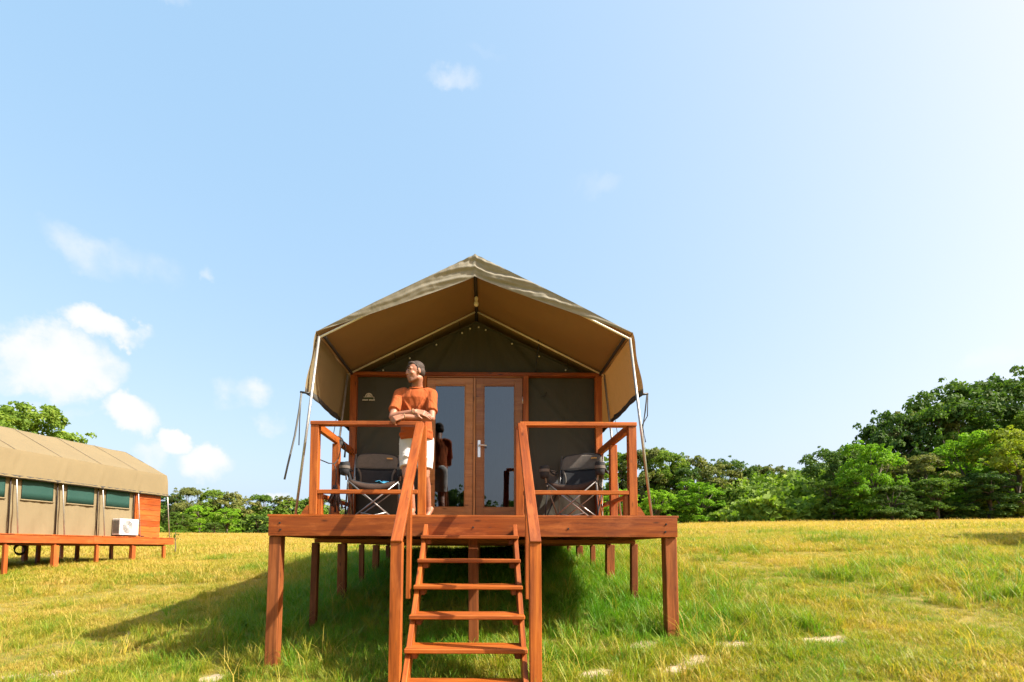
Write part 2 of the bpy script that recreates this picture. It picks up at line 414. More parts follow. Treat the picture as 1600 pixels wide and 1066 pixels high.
def stairs():
    root = thing('staircase', DK @ T(SCX, -.8, -1.5), 'steep wooden open-tread staircase with sloping handrails leading up to the deck', 'stairs')
    rise, go = .2303, .2452
    for i in range(7):
        z = -.2204 - rise*i + .0; y = -.165 - go*i
        if i == 6: z += .02
        beam('tread', (SCX-.487, y, z-.018), (SCX+.487, y, z-.018), .285, .036, WOOD, root, DK, c=.006)
        for s in (-1, 1):
            beam('cleat', (SCX+s*.415, y-.08, z-.064), (SCX+s*.415, y+.11, z-.064), .05, .05, WOOD_DK, root, DK)
    sl = Vector((0, -go, -rise)).normalized()
    for s in (-1, 1):
        p0 = Vector((SCX+s*.462, -.021, -.16)); p1 = p0 + sl*2.35
        beam('stringer', p0, p1, .042, .17, WOOD, root, DK, up=(0, -rise, go))
        a = Vector((SCX+s*.535, -.068, .955)); b = a + sl*1.85
        nb = Vector((0, -rise, go)).normalized()
        beam('handrail', a, b, .088, .045, WOOD, root, DK, up=tuple(nb))
        p = b - sl*.06
        g = M_g(SCX+s*.54, p.y)
        beam('newel_post', (SCX+s*.54, p.y, g-.1), (SCX+s*.535, p.y, p.z-.032), .09, .085, WOOD, root, DK, up=(0,1,0))
        q = a + sl*.93
        beam('baluster', (SCX+s*.535, q.y, q.z-1.12), (SCX+s*.535, q.y, q.z-.03), .04, .08, WOOD, root, DK, up=(0,1,0))
    return root
def M_g(x, y): return gz1(x, y) - D
stairs()

# ------------------------------------------------------------------ safari tents
XE, ZE, ZA = 1.80, 2.10, 3.0
def sagf(y, ys):
    for a, b in zip(ys, ys[1:]):
        if a <= y <= b: t = (y-a)/(b-a); return math.sin(math.pi*t)
    return 0
def build_tent(M, label, ys, wallmat, group, windows=False, wall_y=1.6, plank_from=None, front_gable=True, seed=0):
    root = thing('safari_tent', M @ T(0, ys[0], 0), label, 'tent', group)
    y0, y1 = ys[0], ys[-1]
    nv = (len(ys)-1)*10
    def roof(u, v):
        y = y0 + (y1-y0)*v; x = -XE + 2*XE*u; s = sagf(y, ys)
        t = abs(x)/XE
        z = ZA - (ZA-ZE)*t - .022*s*math.sin(math.pi*min(1, t*1.0)) - (.012*s if t < .02 else 0)
        if t < .04: z -= .006
        return (x, y, z + .004*math.sin(y*9+x*3+seed))
    grid_obj('roof_fly', roof, 40, nv, FLY, root, M)
    def lining(u, v):
        p = roof(u, v); return (p[0]*.985, y0+.012+(y1-y0-.024)*v, p[2]-.016)
    grid_obj('roof_lining', lining, 40, nv, LINING, root, M)
    for k, y in enumerate(ys):
        for s in (-1, 1):
            if 0 < k < len(ys)-1:
                beam('seam', (s*.03, y, ZA+.0), (s*(XE-.0), y, ZE+.012), .022, .004, SEAM, root, M, up=(0,0,1), c=0)
            tube('rafter', [(s*.01, y+.02, ZA-.062), (s*(XE-.03), y+.02, ZE-.062)], .013, RAFTER, root, M)
            tube('pole', [(s*(XE-.03), y+.02, ZE-.05), (s*1.985, y+.02, .002)], .0155, STEEL, root, M)
    tube('ridge_pole', [(0, y0+.03, ZA-.06), (0, y1-.03, ZA-.06)], .022, DARKSTEEL, root, M)
    for s in (-1, 1):
        tube('eave_pole', [(s*(XE-.085), y0+.03, ZE-.045), (s*(XE-.085), y1-.03, ZE-.045)], .018, DARKSTEEL, root, M)
        def val(u, v, s=s):
            y = y0 + (y1-y0)*u
            # small tension folds where the poles touch the cloth
            d = min(abs(y-q) for q in ys)
            w = .012*math.exp(-(d/.16)**2)*math.sin(v*7+y*30) + .007*math.sin(y*7.3+seed) * v + .005*math.sin(y*23+2*math.sin(y*3))*v
            x = XE + .005 + (.085*v) + w*min(1, v*5) + .006*math.sin(v*math.pi)
            z = ZE - .70*v + (.012*sagf(y, ys) if v > .9 else 0)
            if v < .08: x -= .008*(1-v/.08)**2
            if v == 0: z += .012
            return (s*x, y, z)
        grid_obj('side_valance', val, nv*2, 14, FLY, root, M)
        def hem(u, v, s=s):
            y = y0+.004 + (y1-y0-.008)*u
            p = val(u, 1.0, s)
            return (p[0]-s*.012*v - s*.003, y, ZE-.70-.004+.085*(1-v)-.02)
        grid_obj('valance_hem', hem, nv, 1, HEM, root, M, .004)
        for y in ((y0+.015,) if front_gable else ()) + (y1-.015,):
            tube('hem_rod', [(s*1.86, y, ZE-.71), (s*1.965, y, ZE-.695)], .013, BLACKP, root, M)
    if front_gable:
        for yy, sgn in ((y0, 1), (y1, -1)):
            def flap(u, v, yy=yy, sgn=sgn):
                x = -XE*1.0 + 2*XE*u; t = abs(x)/XE
                zt = ZA - (ZA-ZE)*t - .004; zb = (ZA-.245) - (ZA-.245-ZE)*t**.93 - .006
                h = max(zt-zb, .0)
                z = zt + (zb-zt)*v
                amp = min(1, h/.11)
                q = z + .29*abs(x) + .012*math.sin(x*5.2+1) + .006*math.sin(x*13)
                k = (1.0 if x > 0 else .75)*(.65+.35*math.sin(x*3.3+(.5 if x > 0 else 2.0)))
                f = (.015*math.sin(50*q + 2.0*math.sin(x*3.1) + .9*math.sin(x*7.7)) + .005*math.sin(118*q + 3*math.sin(x*4)) + .004*math.sin(x*46+30*q)*math.exp(-((abs(x)-.9)/.5)**2))*k
                f *= min(1, h/.06)*math.sin(math.pi*min(1, max(0, v)))**.5
                piping = -.012*math.exp(-(x/.02)**2)
                tuck = .008*math.sin(abs(x)*60)*math.exp(-abs(x)/.25)*(1-v)
                return (x, yy + sgn*(f + piping + tuck + .03*v*amp - .034*amp - .006), z)
            grid_obj('gable_flap', flap, 150, 28, GABLE, root, M)
    # inner tent
    xi, zi, zt = 1.72, 2.0, 2.84
    wy1 = y1 - .25
    def inner_roof(u, v):
        x = -xi-.03 + 2*(xi+.03)*u; return (x, wall_y-.02 + (wy1-wall_y)*v, zt - (zt-zi)*abs(x)/xi)
    grid_obj('inner_roof', inner_roof, 2, 8, WALLC, root, M, .004)
    for s in (-1, 1):
        ye = plank_from if (plank_from and s > 0) else wy1
        def side(u, v, s=s, ye=ye):
            y = wall_y + (ye-wall_y)*u; z = .005 + (zi-.005)*v
            d = min(abs(y-q) for q in ys)
            w = .010*math.sin(y*11+2*math.sin(z*2.2+seed)) * (1-.5*v) + .014*math.exp(-(d/.09)**2)*math.sin(z*9+y*4) + .006*math.sin(y*31+z*3)
            return (s*(xi+w), y, z)
        grid_obj('side_wall', side, 200, 16, wallmat, root, M)
    grid_obj('rear_wall', lambda u, v: (-xi+2*xi*u, wy1, .005+(zi+.02)*v), 8, 4, wallmat, root, M)
    poly_obj('rear_gable', [(-xi, wy1, zi+.02), (xi, wy1, zi+.02), (0, wy1, zt)], wallmat, root, M)
    return root
YS = [.27, 1.48, 2.73, 3.98, 5.23, 6.48, 7.73]
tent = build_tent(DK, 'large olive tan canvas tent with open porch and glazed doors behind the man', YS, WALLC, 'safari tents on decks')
HZ = 2.06; WY = 1.6
def fwall(xa, xb, side):
    def f(u, v):
        x = xa + (xb-xa)*u; z = .004 + (HZ-.01)*v
        q = (x-xa)/(xb-xa) if side < 0 else (xb-x)/(xb-xa)
        dd = (v - (.45 + .55*q))*2.2        # slanting pull from the header to the outer post
        w = .016*math.exp(-(dd/.22)**2)*math.sin(dd*20) + .008*math.sin(x*13+z*2) + .01*math.sin(z*1.7+x*3)
        return (x, WY + w - .004, z)
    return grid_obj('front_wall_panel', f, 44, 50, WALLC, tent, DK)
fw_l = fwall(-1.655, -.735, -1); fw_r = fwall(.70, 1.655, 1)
def gab(u, v):
    x = -1.70 + 3.4*u; zt_ = 2.83 - .50*abs(x); z = HZ+.03 + max(0, zt_-HZ-.03)*v
    ang = math.atan2(x, 3.15-z)
    w = (.013*math.sin(ang*19) + .007*math.sin(ang*43+1))*min(1, v*3+.2)
    return (x, WY+.01+w, z)
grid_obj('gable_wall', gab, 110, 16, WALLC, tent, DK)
for i, x in enumerate([-1.3,-.93,-.56,-.2,-.09,.03,.13,.5,.88,1.25]):
    bm = bmesh.new(); bmesh.ops.create_uvsphere(bm, u_segments=8, v_segments=5, radius=.013, matrix=T(x, WY-.02, 2.83-.5*abs(x)-.05-.01*(i%2)) @ Matrix.Diagonal((1,.5,1,1)))
    bm_obj('grommet', bm, CHROME, tent, DK)
# timber frame and doors
for s in (-1, 1):
    beam('wall_post', (s*1.695, 1.555, .002), (s*1.695, 1.555, HZ-.026), .09, .085, WOOD, tent, DK, up=(0,1,0))
beam('header_beam', (-1.74, 1.555, HZ), (1.74, 1.555, HZ), .09, .05, WOOD, tent, DK)
DC = -.018
for s in (-1, 1):
    beam('door_jamb', (DC+s*.705, 1.56, .002), (DC+s*.705, 1.56, HZ-.026), .075, .1, WOOD, tent, DK, up=(0,1,0))
beam('door_head', (DC-.666, 1.565, HZ-.034), (DC+.666, 1.565, HZ-.034), .08, .017, WOOD_DOOR, tent, DK)
for s in (-1, 1):
    xa, xb = (DC-.662, DC-.022) if s < 0 else (DC+.018, DC+.662)
    yy = 1.562; bm = bmesh.new(); st = .105
    def bx(x0, x1, z0, z1, y0=yy-.022, y1=yy+.022): box_bm(bm, ((x0+x1)/2, (y0+y1)/2, (z0+z1)/2), (x1-x0, y1-y0, z1-z0))
    bx(xa, xa+st, .008, 2.012); bx(xb-st, xb, .008, 2.012)
    bx(xa+st, xb-st, 1.915, 2.011, yy-.0205, yy+.0205); bx(xa+st, xb-st, .009, .205, yy-.0205, yy+.0205)
    # glazing beads
    bx(xa+st, xa+st+.014, .205, 1.915, yy-.014, yy+.014); bx(xb-st-.014, xb-st, .205, 1.915, yy-.014, yy+.014)
    bx(xa+st+.014, xb-st-.014, 1.901, 1.915, yy-.0135, yy+.0135); bx(xa+st+.014, xb-st-.014, .205, .219, yy-.0135, yy+.0135)
    bmesh.ops.bevel(bm, geom=bm.edges[:], offset=.002, segments=1, affect='EDGES')
    leaf = bm_obj('door_leaf', bm, WOOD_DOOR, tent, DK)
    bm = bmesh.new(); box_bm(bm, ((xa+xb)/2, yy+.001, 1.06), (xb-xa-2*st-.006, .005, 1.704)); bm_obj('pane', bm, GLASS, leaf, DK)
    for hz in (.35, 1.05, 1.7):
        xh = xa if s < 0 else xb
        tube('hinge', [(xh+s*.004, yy-.026, hz-.05), (xh+s*.004, yy-.026, hz+.05)], .008, CHROME, leaf, DK)
    if s > 0:
        bm = bmesh.new(); box_bm(bm, (xa+.045, yy-.026, 1.02), (.036, .008, .235)); bmesh.ops.bevel(bm, geom=bm.edges[:], offset=.003, segments=2, affect='EDGES')
        hp = bm_obj('handle_plate', bm, CHROME, leaf, DK)
        tube('door_handle', [(xa+.045, yy-.028, 1.06), (xa+.045, yy-.07, 1.06), (xa+.06, yy-.078, 1.06), (xa+.15, yy-.078, 1.055)], .0095, CHROME, leaf, DK)
beam('door_cover_strip', (DC-.0025, 1.532, .01), (DC-.0025, 1.532, 2.01), .03, .014, WOOD_DOOR, tent, DK, up=(0,1,0), c=.003)
beam('door_sill', (DC-.7, 1.52, .012), (DC+.7, 1.52, .012), .12, .02, WOOD_DOOR, tent, DK)
# light curtain inside, porch bulb, cables
def curtain(u, v):
    x = -.95+1.9*u; return (x, 2.35+.03*math.sin(x*30)+.012*math.sin(x*71), .02+1.95*v)
grid_obj('inner_curtain', curtain, 120, 3, plain('curtain_cloth', (.13,.125,.115), .9, nscale=5), tent, DK)
PORC = plain('white_porcelain', (.78,.72,.6), .3)
bm = bmesh.new(); pr = [(.012,0),(.022,-.01),(.026,-.03),(.02,-.055),(.02,-.062),(.028,-.08),(.032,-.1),(.026,-.118),(.012,-.13),(.0015,-.133)]
rg = []
for r, z in pr: rg.append([bm.verts.new((r*math.cos(a), r*math.sin(a), z)) for a in [math.pi*2*k/12 for k in range(12)]])
for A, B in zip(rg, rg[1:]):
    for k in range(12): f = bm.faces.new((A[k], A[(k+1)%12], B[(k+1)%12], B[k])); f.smooth = True
bm.faces.new(rg[0]); bm.faces.new(rg[-1])
bulb = bm_obj('porch_bulb', bm, PORC, None, DK @ T(.005, .95, 2.87)); tag(bulb, 'pale light bulb in a socket hanging from the porch ridge', 'light bulb')
tube('bulb_cord', [(.0, 0, .09), (.002, 0, .04), (0, 0, -.004)], .008, BLACKP, bulb, DK @ T(.005, .95, 2.87))
tube('cable', [(.86,1.5,2.55),(.875,1.52,2.5),(.86,1.55,2.38),(.84,1.57,2.25),(.83,1.575,2.09)], .008, BLACKP, tent, DK, 6)
for i, x in enumerate((-1.15,-.62,-.25,1.25)):
    za = 3.0-.495*abs(x)-.05; tube('lacing', [(x, 1.5, za), (x+.02, 1.55, za-.06), (x*1.01+.03, 1.585, 2.83-.5*abs(x)-.05)], .004, ROPE_DK, tent, DK, 5)
# hook on the right wall panel
tube('wall_hook', [(.93,1.595,1.76),(.93,1.56,1.755),(.955,1.555,1.76),(.97,1.56,1.79),(.975,1.56,1.83)], .005, DARKSTEEL, tent, DK, 6)
# woven emblem on the left wall panel: an arch with a small figure, a lettering bar and a second, unreadable line
EMB = plain('emblem_thread', (.55,.49,.38), .9); EMBG = plain('emblem_green', (.035,.06,.022), .9)
ex, ez, ey = -1.49, 1.78, 1.568
bm = bmesh.new(); ring = []
for k in range(15):
    a = math.pi*k/14; ring.append((math.cos(a), math.sin(a)))
for (c0, s0), (c1, s1) in zip(ring, ring[1:]):
    R0, R1 = .052, .038
    q = [(R1*c0, R1*s0), (R0*c0, R0*s0), (R0*c1, R0*s1), (R1*c1, R1*s1)]
    bm.faces.new([bm.verts.new((ex+a, ey, ez-.03+b)) for a, b in q])
for cx, cz, w, h in ((0,-.024,.06,.012),(.004,-.012,.034,.02),(-.004,0,.02,.02),(-.018,-.012,.01,.018),(.02,-.006,.012,.012)):
    box_bm(bm, (ex+cx, ey, ez+cz), (w, .003, h))
box_bm(bm, (ex, ey, ez-.035), (.145, .002, .006)); box_bm(bm, (ex+.072, ey, ez-.05), (.006, .002, .03))
x = ex-.088
for k, w in enumerate((.014,.013,.013,.014,.012,0,.015,.013,.012,.014,.013)):
    if w: box_bm(bm, (x+w/2, ey, ez-.077+.0015*math.sin(k*2.1)), (w, .003, .018)); box_bm(bm, (x+w/2, ey, ez-.075), (w*.4, .0045, .006))
    x += (w or .008)+.003
eo = bm_obj('emblem', bm, EMB, fw_l, DK); eo['label'] = 'pale woven emblem with an arch over a line of lettering'
bm = bmesh.new()
for k in range(7): box_bm(bm, (ex-.062+.0185*k, ey, ez-.052), (.014, .0025, .021))
bm_obj('emblem_lettering', bm, EMBG, fw_l, DK)
# straps and stays by the front poles
tube('hanging_strap', [(-1.95,.28,1.39),(-1.965,.27,1.2),(-2.0,.25,.9),(-2.06,.22,.55),(-2.085,.21,.40)], .012, plain('grey_strap', (.10,.105,.10), .7), tent, DK, 6)
tube('stay_cord', [(-1.95,.28,1.39),(-1.965,.29,1.1),(-1.97,.30,.8)], .006, ROPE_DK, tent, DK, 5)
tube('stay_cord', [(1.95,.28,1.39),(1.93,.29,1.2),(1.9,.30,1.0),(1.92,.3,.7)], .008, ROPE_DK, tent, DK, 5)
tube('stay_cord', [(1.96,.28,1.39),(1.955,.29,1.15),(1.9,.30,1.05),(1.93,.29,.85)], .006, ROPE_DK, tent, DK, 5)
for s in (-1, 1): tube('stay_cord', [(s*1.9,1.5,1.5),(s*1.93,1.42,1.15),(s*1.72,.95,1.0)], .005, ROPE_DK, tent, DK, 5)
# bundle of dark pegs and cord hanging inside the left railing
pb = thing('peg_bundle', DK @ T(-1.64, .35, .86), 'bundle of dark pegs and cords hanging from the left railing', 'cord bundle')
tube('cord', [(-1.66,.07,.60),(-1.6,.2,.58),(-1.57,.33,.60),(-1.56,.44,.68),(-1.565,.52,.80),(-1.6,.6,.93)], .006, ROPE_DK, pb, DK, 6)
tube('cord', [(-1.575,.3,.595),(-1.555,.33,.53),(-1.555,.34,.44),(-1.56,.34,.36)], .006, ROPE_DK, pb, DK, 6)
for k in range(12):
    a = k*2.4; r = .03+.03*hsh(k, 3)
    x0, y0_ = -1.56+.4*r*math.cos(a), .34+.4*r*math.sin(a); h = .12+.16*hsh(k, 5)
    tube('peg', [(x0, y0_, .36-.05*hsh(k,1)), (x0+.5*r*math.cos(a+.6), y0_+r*math.sin(a), .30-.4*h), (x0+r*math.cos(a), y0_+1.2*r*math.sin(a), .31-h), (x0+1.5*r*math.cos(a), y0_+r*math.sin(a), .325-h)], .009+.006*hsh(k,9), plain('peg_rubber', (.03,.018,.018), .7) if k == 0 else bpy.data.materials['peg_rubber'], pb, DK, 6)
kn = thing('rope_knot', DK @ T(-1.69, .85, 1.0), 'dark knotted rope tied round the left side rail', 'rope')
for k in range(4):
    c = Vector((-1.693, .86+.02*k, .965)); pts = [c+Vector((.042*math.cos(a), .012*math.sin(a*2+k), .06*math.sin(a))) for a in [math.pi*2*i/12 for i in range(13)]]
    tube('rope_turn', pts, .012, ROPE_DK, kn, DK, 6)
tube('rope_tail', [(-1.65,.9,.97),(-1.62,.92,.93),(-1.625,.93,.85),(-1.63,.93,.78)], .012, ROPE_DK, kn, DK, 6)

# ---- the second tent, seen along its side
R_END = Vector((-10.27, 11.59)); TH = 12.2
dirv = Vector((math.sin(math.radians(TH)), math.cos(math.radians(TH)))); side = Vector((dirv.y, -dirv.x))
L2 = 8.4
o2 = R_END - dirv*L2 - side*2.15
D2 = D - .025
DK2 = T(o2.x, o2.y, D2) @ RZ(-TH)
deck2 = build_deck(DK2, 'orange wooden deck on short posts under the left tent', 2.15, L2, WOOD2, WOOD2, sp=1.14)
YS2 = [.38, 1.52, 2.66, 3.8, 4.92, 6.06, 7.24, 8.36]
tent2 = build_tent(DK2, 'long tan canvas tent with green mesh windows seen from its side', YS2, WALL2, 'safari tents on decks', plank_from=7.26, seed=3)
for a, b in zip(YS2[:-2], YS2[1:-1]):
    w0, w1 = a+.22, a+.98
    def win(u, v, w0=w0, w1=w1):
        y = w0+(w1-w0)*u; z = .89+.72*v; return (1.748+.006*math.sin(y*9), y, z)
    wo_ = grid_obj('window', win, 20, 4, MESHG, tent2, DK2, .004)
    def frm(u, v, w0=w0, w1=w1): y = w0-.02+(w1-w0+.04)*u; return (1.752+.006*math.sin(y*9), y, .855+.035*v)
    grid_obj('window_hem', frm, 20, 1, WALL2, wo_, DK2, .006)
    tube('flap_roll', [(1.775, w0, 1.66), (1.78, (w0+w1)/2, 1.655), (1.775, w1, 1.66)], .035, WALL2, wo_, DK2, 8)
    ysm = b - .06
    tube('wall_upright', [(1.78, ysm, .0), (1.77, ysm, 1.98)], .016, DARKSTEEL, tent2, DK2, 6)
npl = 11
for k in range(npl):
    z0 = .01 + k*(1.93/npl); h = 1.93/npl-.006
    beam('plank', (1.76+.004*(k%2), 7.30, z0+h/2), (1.76+.004*(k%2), 8.18, z0+h/2), .024, h, WOOD2, tent2, DK2, c=.004)
    beam('plank', (1.74, 8.195, z0+h/2), (-1.5, 8.195, z0+h/2), .024, h, WOOD2, tent2, DK2, c=.004)
beam('plank_wall_post', (1.765, 7.265, .002), (1.765, 7.265, 1.97), .06, .07, WOOD2, tent2, DK2, up=(0,1,0))
# air conditioner on the second deck
WHITEP = plain('white_enamel', (.5,.5,.485), .45, nscale=8, var=.06)
ACM = DK2 @ T(1.9, 6.82, .0) @ Matrix.Diagonal((1,.8,.92,1))
ac = thing('air_conditioner', ACM, 'white outdoor air conditioner unit with round fan grille on the left deck', 'air conditioner')
beam('casing', (0,-.4,.32), (0,.4,.32), .28, .54, WHITEP, ac, ACM, c=.012)
bm = bmesh.new()
for k in range(12): box_bm(bm, (0, -.403, .12+k*.036), (.22, .006, .02))
bm_obj('side_grille', bm, DARKSTEEL, ac, ACM)
bm = bmesh.new(); bmesh.ops.create_cone(bm, cap_ends=True, segments=32, radius1=.2, radius2=.2, depth=.006, matrix=T(.1415, -.08, .33) @ Matrix.Rotation(math.pi/2, 4, 'Y'))
fg = bm_obj('fan_opening', bm, plain('fan_grey', (.12,.125,.13), .6), ac, ACM)
bm = bmesh.new()
for r in (.05,.08,.11,.14,.17,.2):
    pts = [(.15, -.08+r*math.cos(a), .33+r*math.sin(a)) for a in [math.pi*2*k/28 for k in range(29)]]; tube_bm(bm, pts, .007, 5, False)
for k in range(8):
    a = math.pi*k/4; tube_bm(bm, [(.149,-.08,.33),(.149,-.08+.2*math.cos(a),.33+.2*math.sin(a))], .004, 5)
bmesh.ops.create_cone(bm, cap_ends=True, segments=16, radius1=.045, radius2=.04, depth=.012, matrix=T(.152,-.08,.33) @ Matrix.Rotation(math.pi/2, 4, 'Y'))
bm_obj('fan_guard', bm, WHITEP, fg, ACM)
for y in (-.28, .28): beam('foot', (-.15, y, .026), (.15, y, .026), .05, .046, DARKSTEEL, ac, ACM)
tube('pipe', [(.02,.41,.16),(.02,.5,.12),(.0,.6,.05),(-.05,.8,.03),(-.12,.95,.03)], .022, BLACKP, ac, ACM, 8)
# hose coil hanging under the second deck, fallen cables
hm = DK2 @ T(.55, 4.9, -.3)
hs = tube('hose_coil', [(.0+.12*math.cos(a)*(1+.02*a), .13*math.cos(a)*.3, -.13+.14*math.sin(a)+.004*a) for a in [i*.45 for i in range(44)]], .014, BLACKP, None, hm, 6)
tag(hs, 'black hose coil hanging under the left deck', 'hose')

# ------------------------------------------------------------------ camping chairs
CH_DK = plain('chair_cloth_black', (.016,.017,.02), .8, nscale=25); CH_GR = plain('chair_cloth_taupe', (.125,.105,.088), .85, nscale=30, var=.15)
CH_IN = plain('chair_seat_underside', (.05,.026,.016), .85, nscale=20); CH_TAG = plain('chair_tag_orange', (.62,.32,.08), .7)
CH_TB = plain('chair_tube', (.33,.32,.31), .32, .7); BLUEC = plain('blue_cloth', (.05,.32,.55), .7)
def chair(M, label):
    root = thing('camping_chair', M, label, 'chair', 'folding camping chairs on the porch')
    # facing -Y; x = left/right
    def back(u, v):
        x = (-.5+u); z = .46+.22*v; w = .27*(1+.02*v)
        return (x*2*w, .25+.11*v - .05*(1-(2*x)**2)*-1 - .02, z)
    def bx(u, z0, z1, v, w):
        x = 2*u-1; t = (z0+(z1-z0)*v-.44)/.5
        return Vector((x*w, .22+.12*t+.045*(1-x*x), z0+(z1-z0)*v))
    grid_obj('backrest', lambda u, v: bx(u, .42, .70, v, .275), 12, 6, CH_DK, root, M, .014)
    def head(u, v):
        p = bx(u, .70, .92, v, .275-.012*v*v); x = 2*u-1; p.z += -.035*x*x*v - (.02*max(0, abs(x)-.85)/.15*v); p.y -= .01*math.sin(math.pi*v); return p
    hd = grid_obj('headrest', head, 16, 6, CH_GR, root, M, .02)
    bm = bmesh.new(); box_bm(bm, (.165, .29, .845), (.075, .006, .018), Matrix.Rotation(-.25, 4, 'X')); bm_obj('brand_tag', bm, CH_TAG, hd, M)
    tube('headrest_piping', [head(u, 1.0) + Vector((0, -.004, .004)) for u in [i/16 for i in range(17)]], .009, CH_DK, hd, M, 6)
    tube('headrest_piping', [head(u, 0.0) + Vector((0, -.012, 0)) for u in [i/16 for i in range(17)]], .007, CH_DK, hd, M, 6)
    for s in (-1, 1):
        def wing(u, v, s=s):
            a = -1.2+2.4*u; r0 = .10+.045*v
            return (s*(.29-.02-.55*r0*math.cos(a)*(1) - .0 + .0), .235-.0*u, .56+1.05*r0*math.sin(a))
        grid_obj('back_wing', wing, 10, 2, CH_GR, root, M, .012)
    def seat(u, v):
        x = 2*u-1; return (x*.29, -.25+.50*v, .47 - .055*(1-x*x) - .05*v + .015*(1-v))
    grid_obj('seat', seat, 12, 8, CH_DK, root, M, .016)
    def apron(u, v):
        x = 2*u-1; return (x*.285, -.255, .47+.012 - .055*(1-x*x) - v*(.05+.03*(1-x*x)))
    grid_obj('seat_front', apron, 12, 2, CH_IN, root, M, .01)
    for s in (-1, 1):
        def arm(u, v, s=s):
            x = .30+.10*v+.05*u*0; y = .22-.5*u; z = .66-.05*math.sin(math.pi*u)+.03*u - .04*v*v
            return (s*x, y, z)
        ar = grid_obj('armrest', arm, 10, 4, CH_DK, root, M, .018)
        # cup holder pouch at the front of the arm
        bm = bmesh.new(); rg = []
        for z, r in ((.685,.060),(.66,.062),(.58,.058),(.535,.052),(.525,.02)):
            rg.append([bm.verts.new((s*.345+r*math.cos(a), -.25+r*math.sin(a), z)) for a in [math.pi*2*k/14 for k in range(14)]])
        for A, B in zip(rg, rg[1:]):
            for k in range(14): f = bm.faces.new((A[k], A[(k+1)%14], B[(k+1)%14], B[k])); f.smooth = True
        bm.faces.new(rg[-1]); cup = bm_obj('cup_holder', bm, CH_DK, ar, M)
        bm = bmesh.new(); rg = []
        for z in (.645,.61):
            rg.append([bm.verts.new((s*.345+.0645*math.cos(a), -.25+.0645*math.sin(a), z)) for a in [math.pi*2*k/14 for k in range(15)]])
        for k in range(14): f = bm.faces.new((rg[0][k], rg[0][k+1], rg[1][k+1], rg[1][k])); f.smooth = True
        bm_obj('cup_holder_band', bm, CH_GR, ar, M, recalc=False)
        grid_obj('arm_side', lambda u, v, s=s: (s*(.31+.02*v), .1-.32*u, .66-.02*math.sin(math.pi*u)-.13*v*(1-.5*u)), 8, 3, CH_GR, root, M, .01)
        grid_obj('arm_panel', lambda u, v, s=s: (s*(.335-.05*v-.012*math.sin(math.pi*v)), .18-.42*u, (.655-.03*math.sin(math.pi*u))*(1-v)+(.455-.02*u+.03*u)*v), 8, 5, CH_DK, root, M, .008)
        tube('arm_post', [(s*.32,-.27,.47),(s*.335,-.275,.62),(s*.34,-.24,.672),(s*.34,-.1,.66),(s*.325,.2,.68)], .010, CH_TB, root, M)
        tube('back_post', [(s*.285,.20,.02),(s*.285,.21,.45),(s*.278,.34,.90)], .010, CH_TB, root, M)
        tube('front_leg', [(s*.30,-.26,.47),(s*.325,-.30,.015)], .010, CH_DK, root, M)
        # crossing braces
        tube('front_brace', [(s*.30,-.265-.006*s,.46),(-s*.24,-.285-.006*s,.012)], .0095, CH_TB, root, M)
        tube('rear_brace', [(s*.285,.22+.006*s,.44),(-s*.27,.22+.006*s,.015)], .0095, CH_TB, root, M)
        tube('side_brace', [(s*.305,-.28,.44),(s*.285,.20,.02)], .009, CH_TB, root, M)
        tube('side_brace', [(s*.315,-.29,.03),(s*.292,.20,.43)], .009, CH_DK, root, M)
        for p in ((s*.325,-.30,.008),(s*.285,.20,.008)):
            bm = bmesh.new(); box_bm(bm, p, (.045,.045,.014)); bm_obj('foot', bm, BLACKP, root, M)
    tube('low_brace', [(-.16,-.285,.08),(0,-.28,.045),(.16,-.285,.08)], .009, CH_TB, root, M)
    return root
c1 = chair(DK @ T(-1.27, 1.05, 0) @ RZ(8), 'black and taupe folding armchair on the porch left of the man')
c2 = chair(DK @ T(1.29, 1.05, 0) @ RZ(-24), 'black and taupe folding armchair on the porch right of the doors')
def bl(u, v): return (-1.22+.16*u, .82+.02*math.sin(u*9)+.14*v, D+.452+.022*math.sin(u*7+v*5)*math.sin(u*3.1)+.012)
tag(grid_obj('cloth', bl, 10, 8, BLUEC, None, None, .006), 'small crumpled blue cloth on the seat of the left chair', 'cloth')

# ------------------------------------------------------------------ person leaning on the rail
def skin_mat(name='skin', beard=False):
    m = MT(name); v = m.coord(); f = m.noise(v, 9, 4, .6)
    c = m.ramp(f, [(.3, (.28,.115,.064)), (.7, (.37,.17,.10))])
    if beard:
        dn = m.new('ShaderNodeVectorMath', operation='DISTANCE'); m.l(v, dn.inputs[0]); dn.inputs[1].default_value = beard
        st = m.ramp(m.math('ADD', dn.outputs['Value'], m.math('MULTIPLY', m.math('SUBTRACT', m.noise(v, 60, 3), .5), .03)), [(.045, (.62,)*3), (.075, (0,)*3)])
        c = m.mix(st, c, (.13,.068,.045))
    m.set(Base_Color=c, Roughness=.55); m.b.inputs['Subsurface Weight'].default_value = .12
    m.b.inputs['Subsurface Radius'].default_value = (.012,.005,.003); m.b.inputs['Subsurface Scale'].default_value = 1
    return m.m
def cloth_mat(name, col, wr=.5, sc=7):
    m = MT(name); v = m.coord(scale=(1,1,.55)); f = m.noise(v, sc, 3, .5, 1.2); g = m.noise(m.coord(), 300, 2)
    m.set(Base_Color=m.mix(m.ramp(g, [(.3,(0,)*3),(.7,(.25,)*3)]), col, tuple(c*.75 for c in col)), Roughness=.9); m.b.inputs['Specular IOR Level'].default_value = .15
    m.bump(f, wr, .06); return m.m
SHIRT = cloth_mat('rust_cotton', (.36,.088,.026), .6); SHORTS = cloth_mat('white_cotton', (.58,.575,.56), .35, 5)
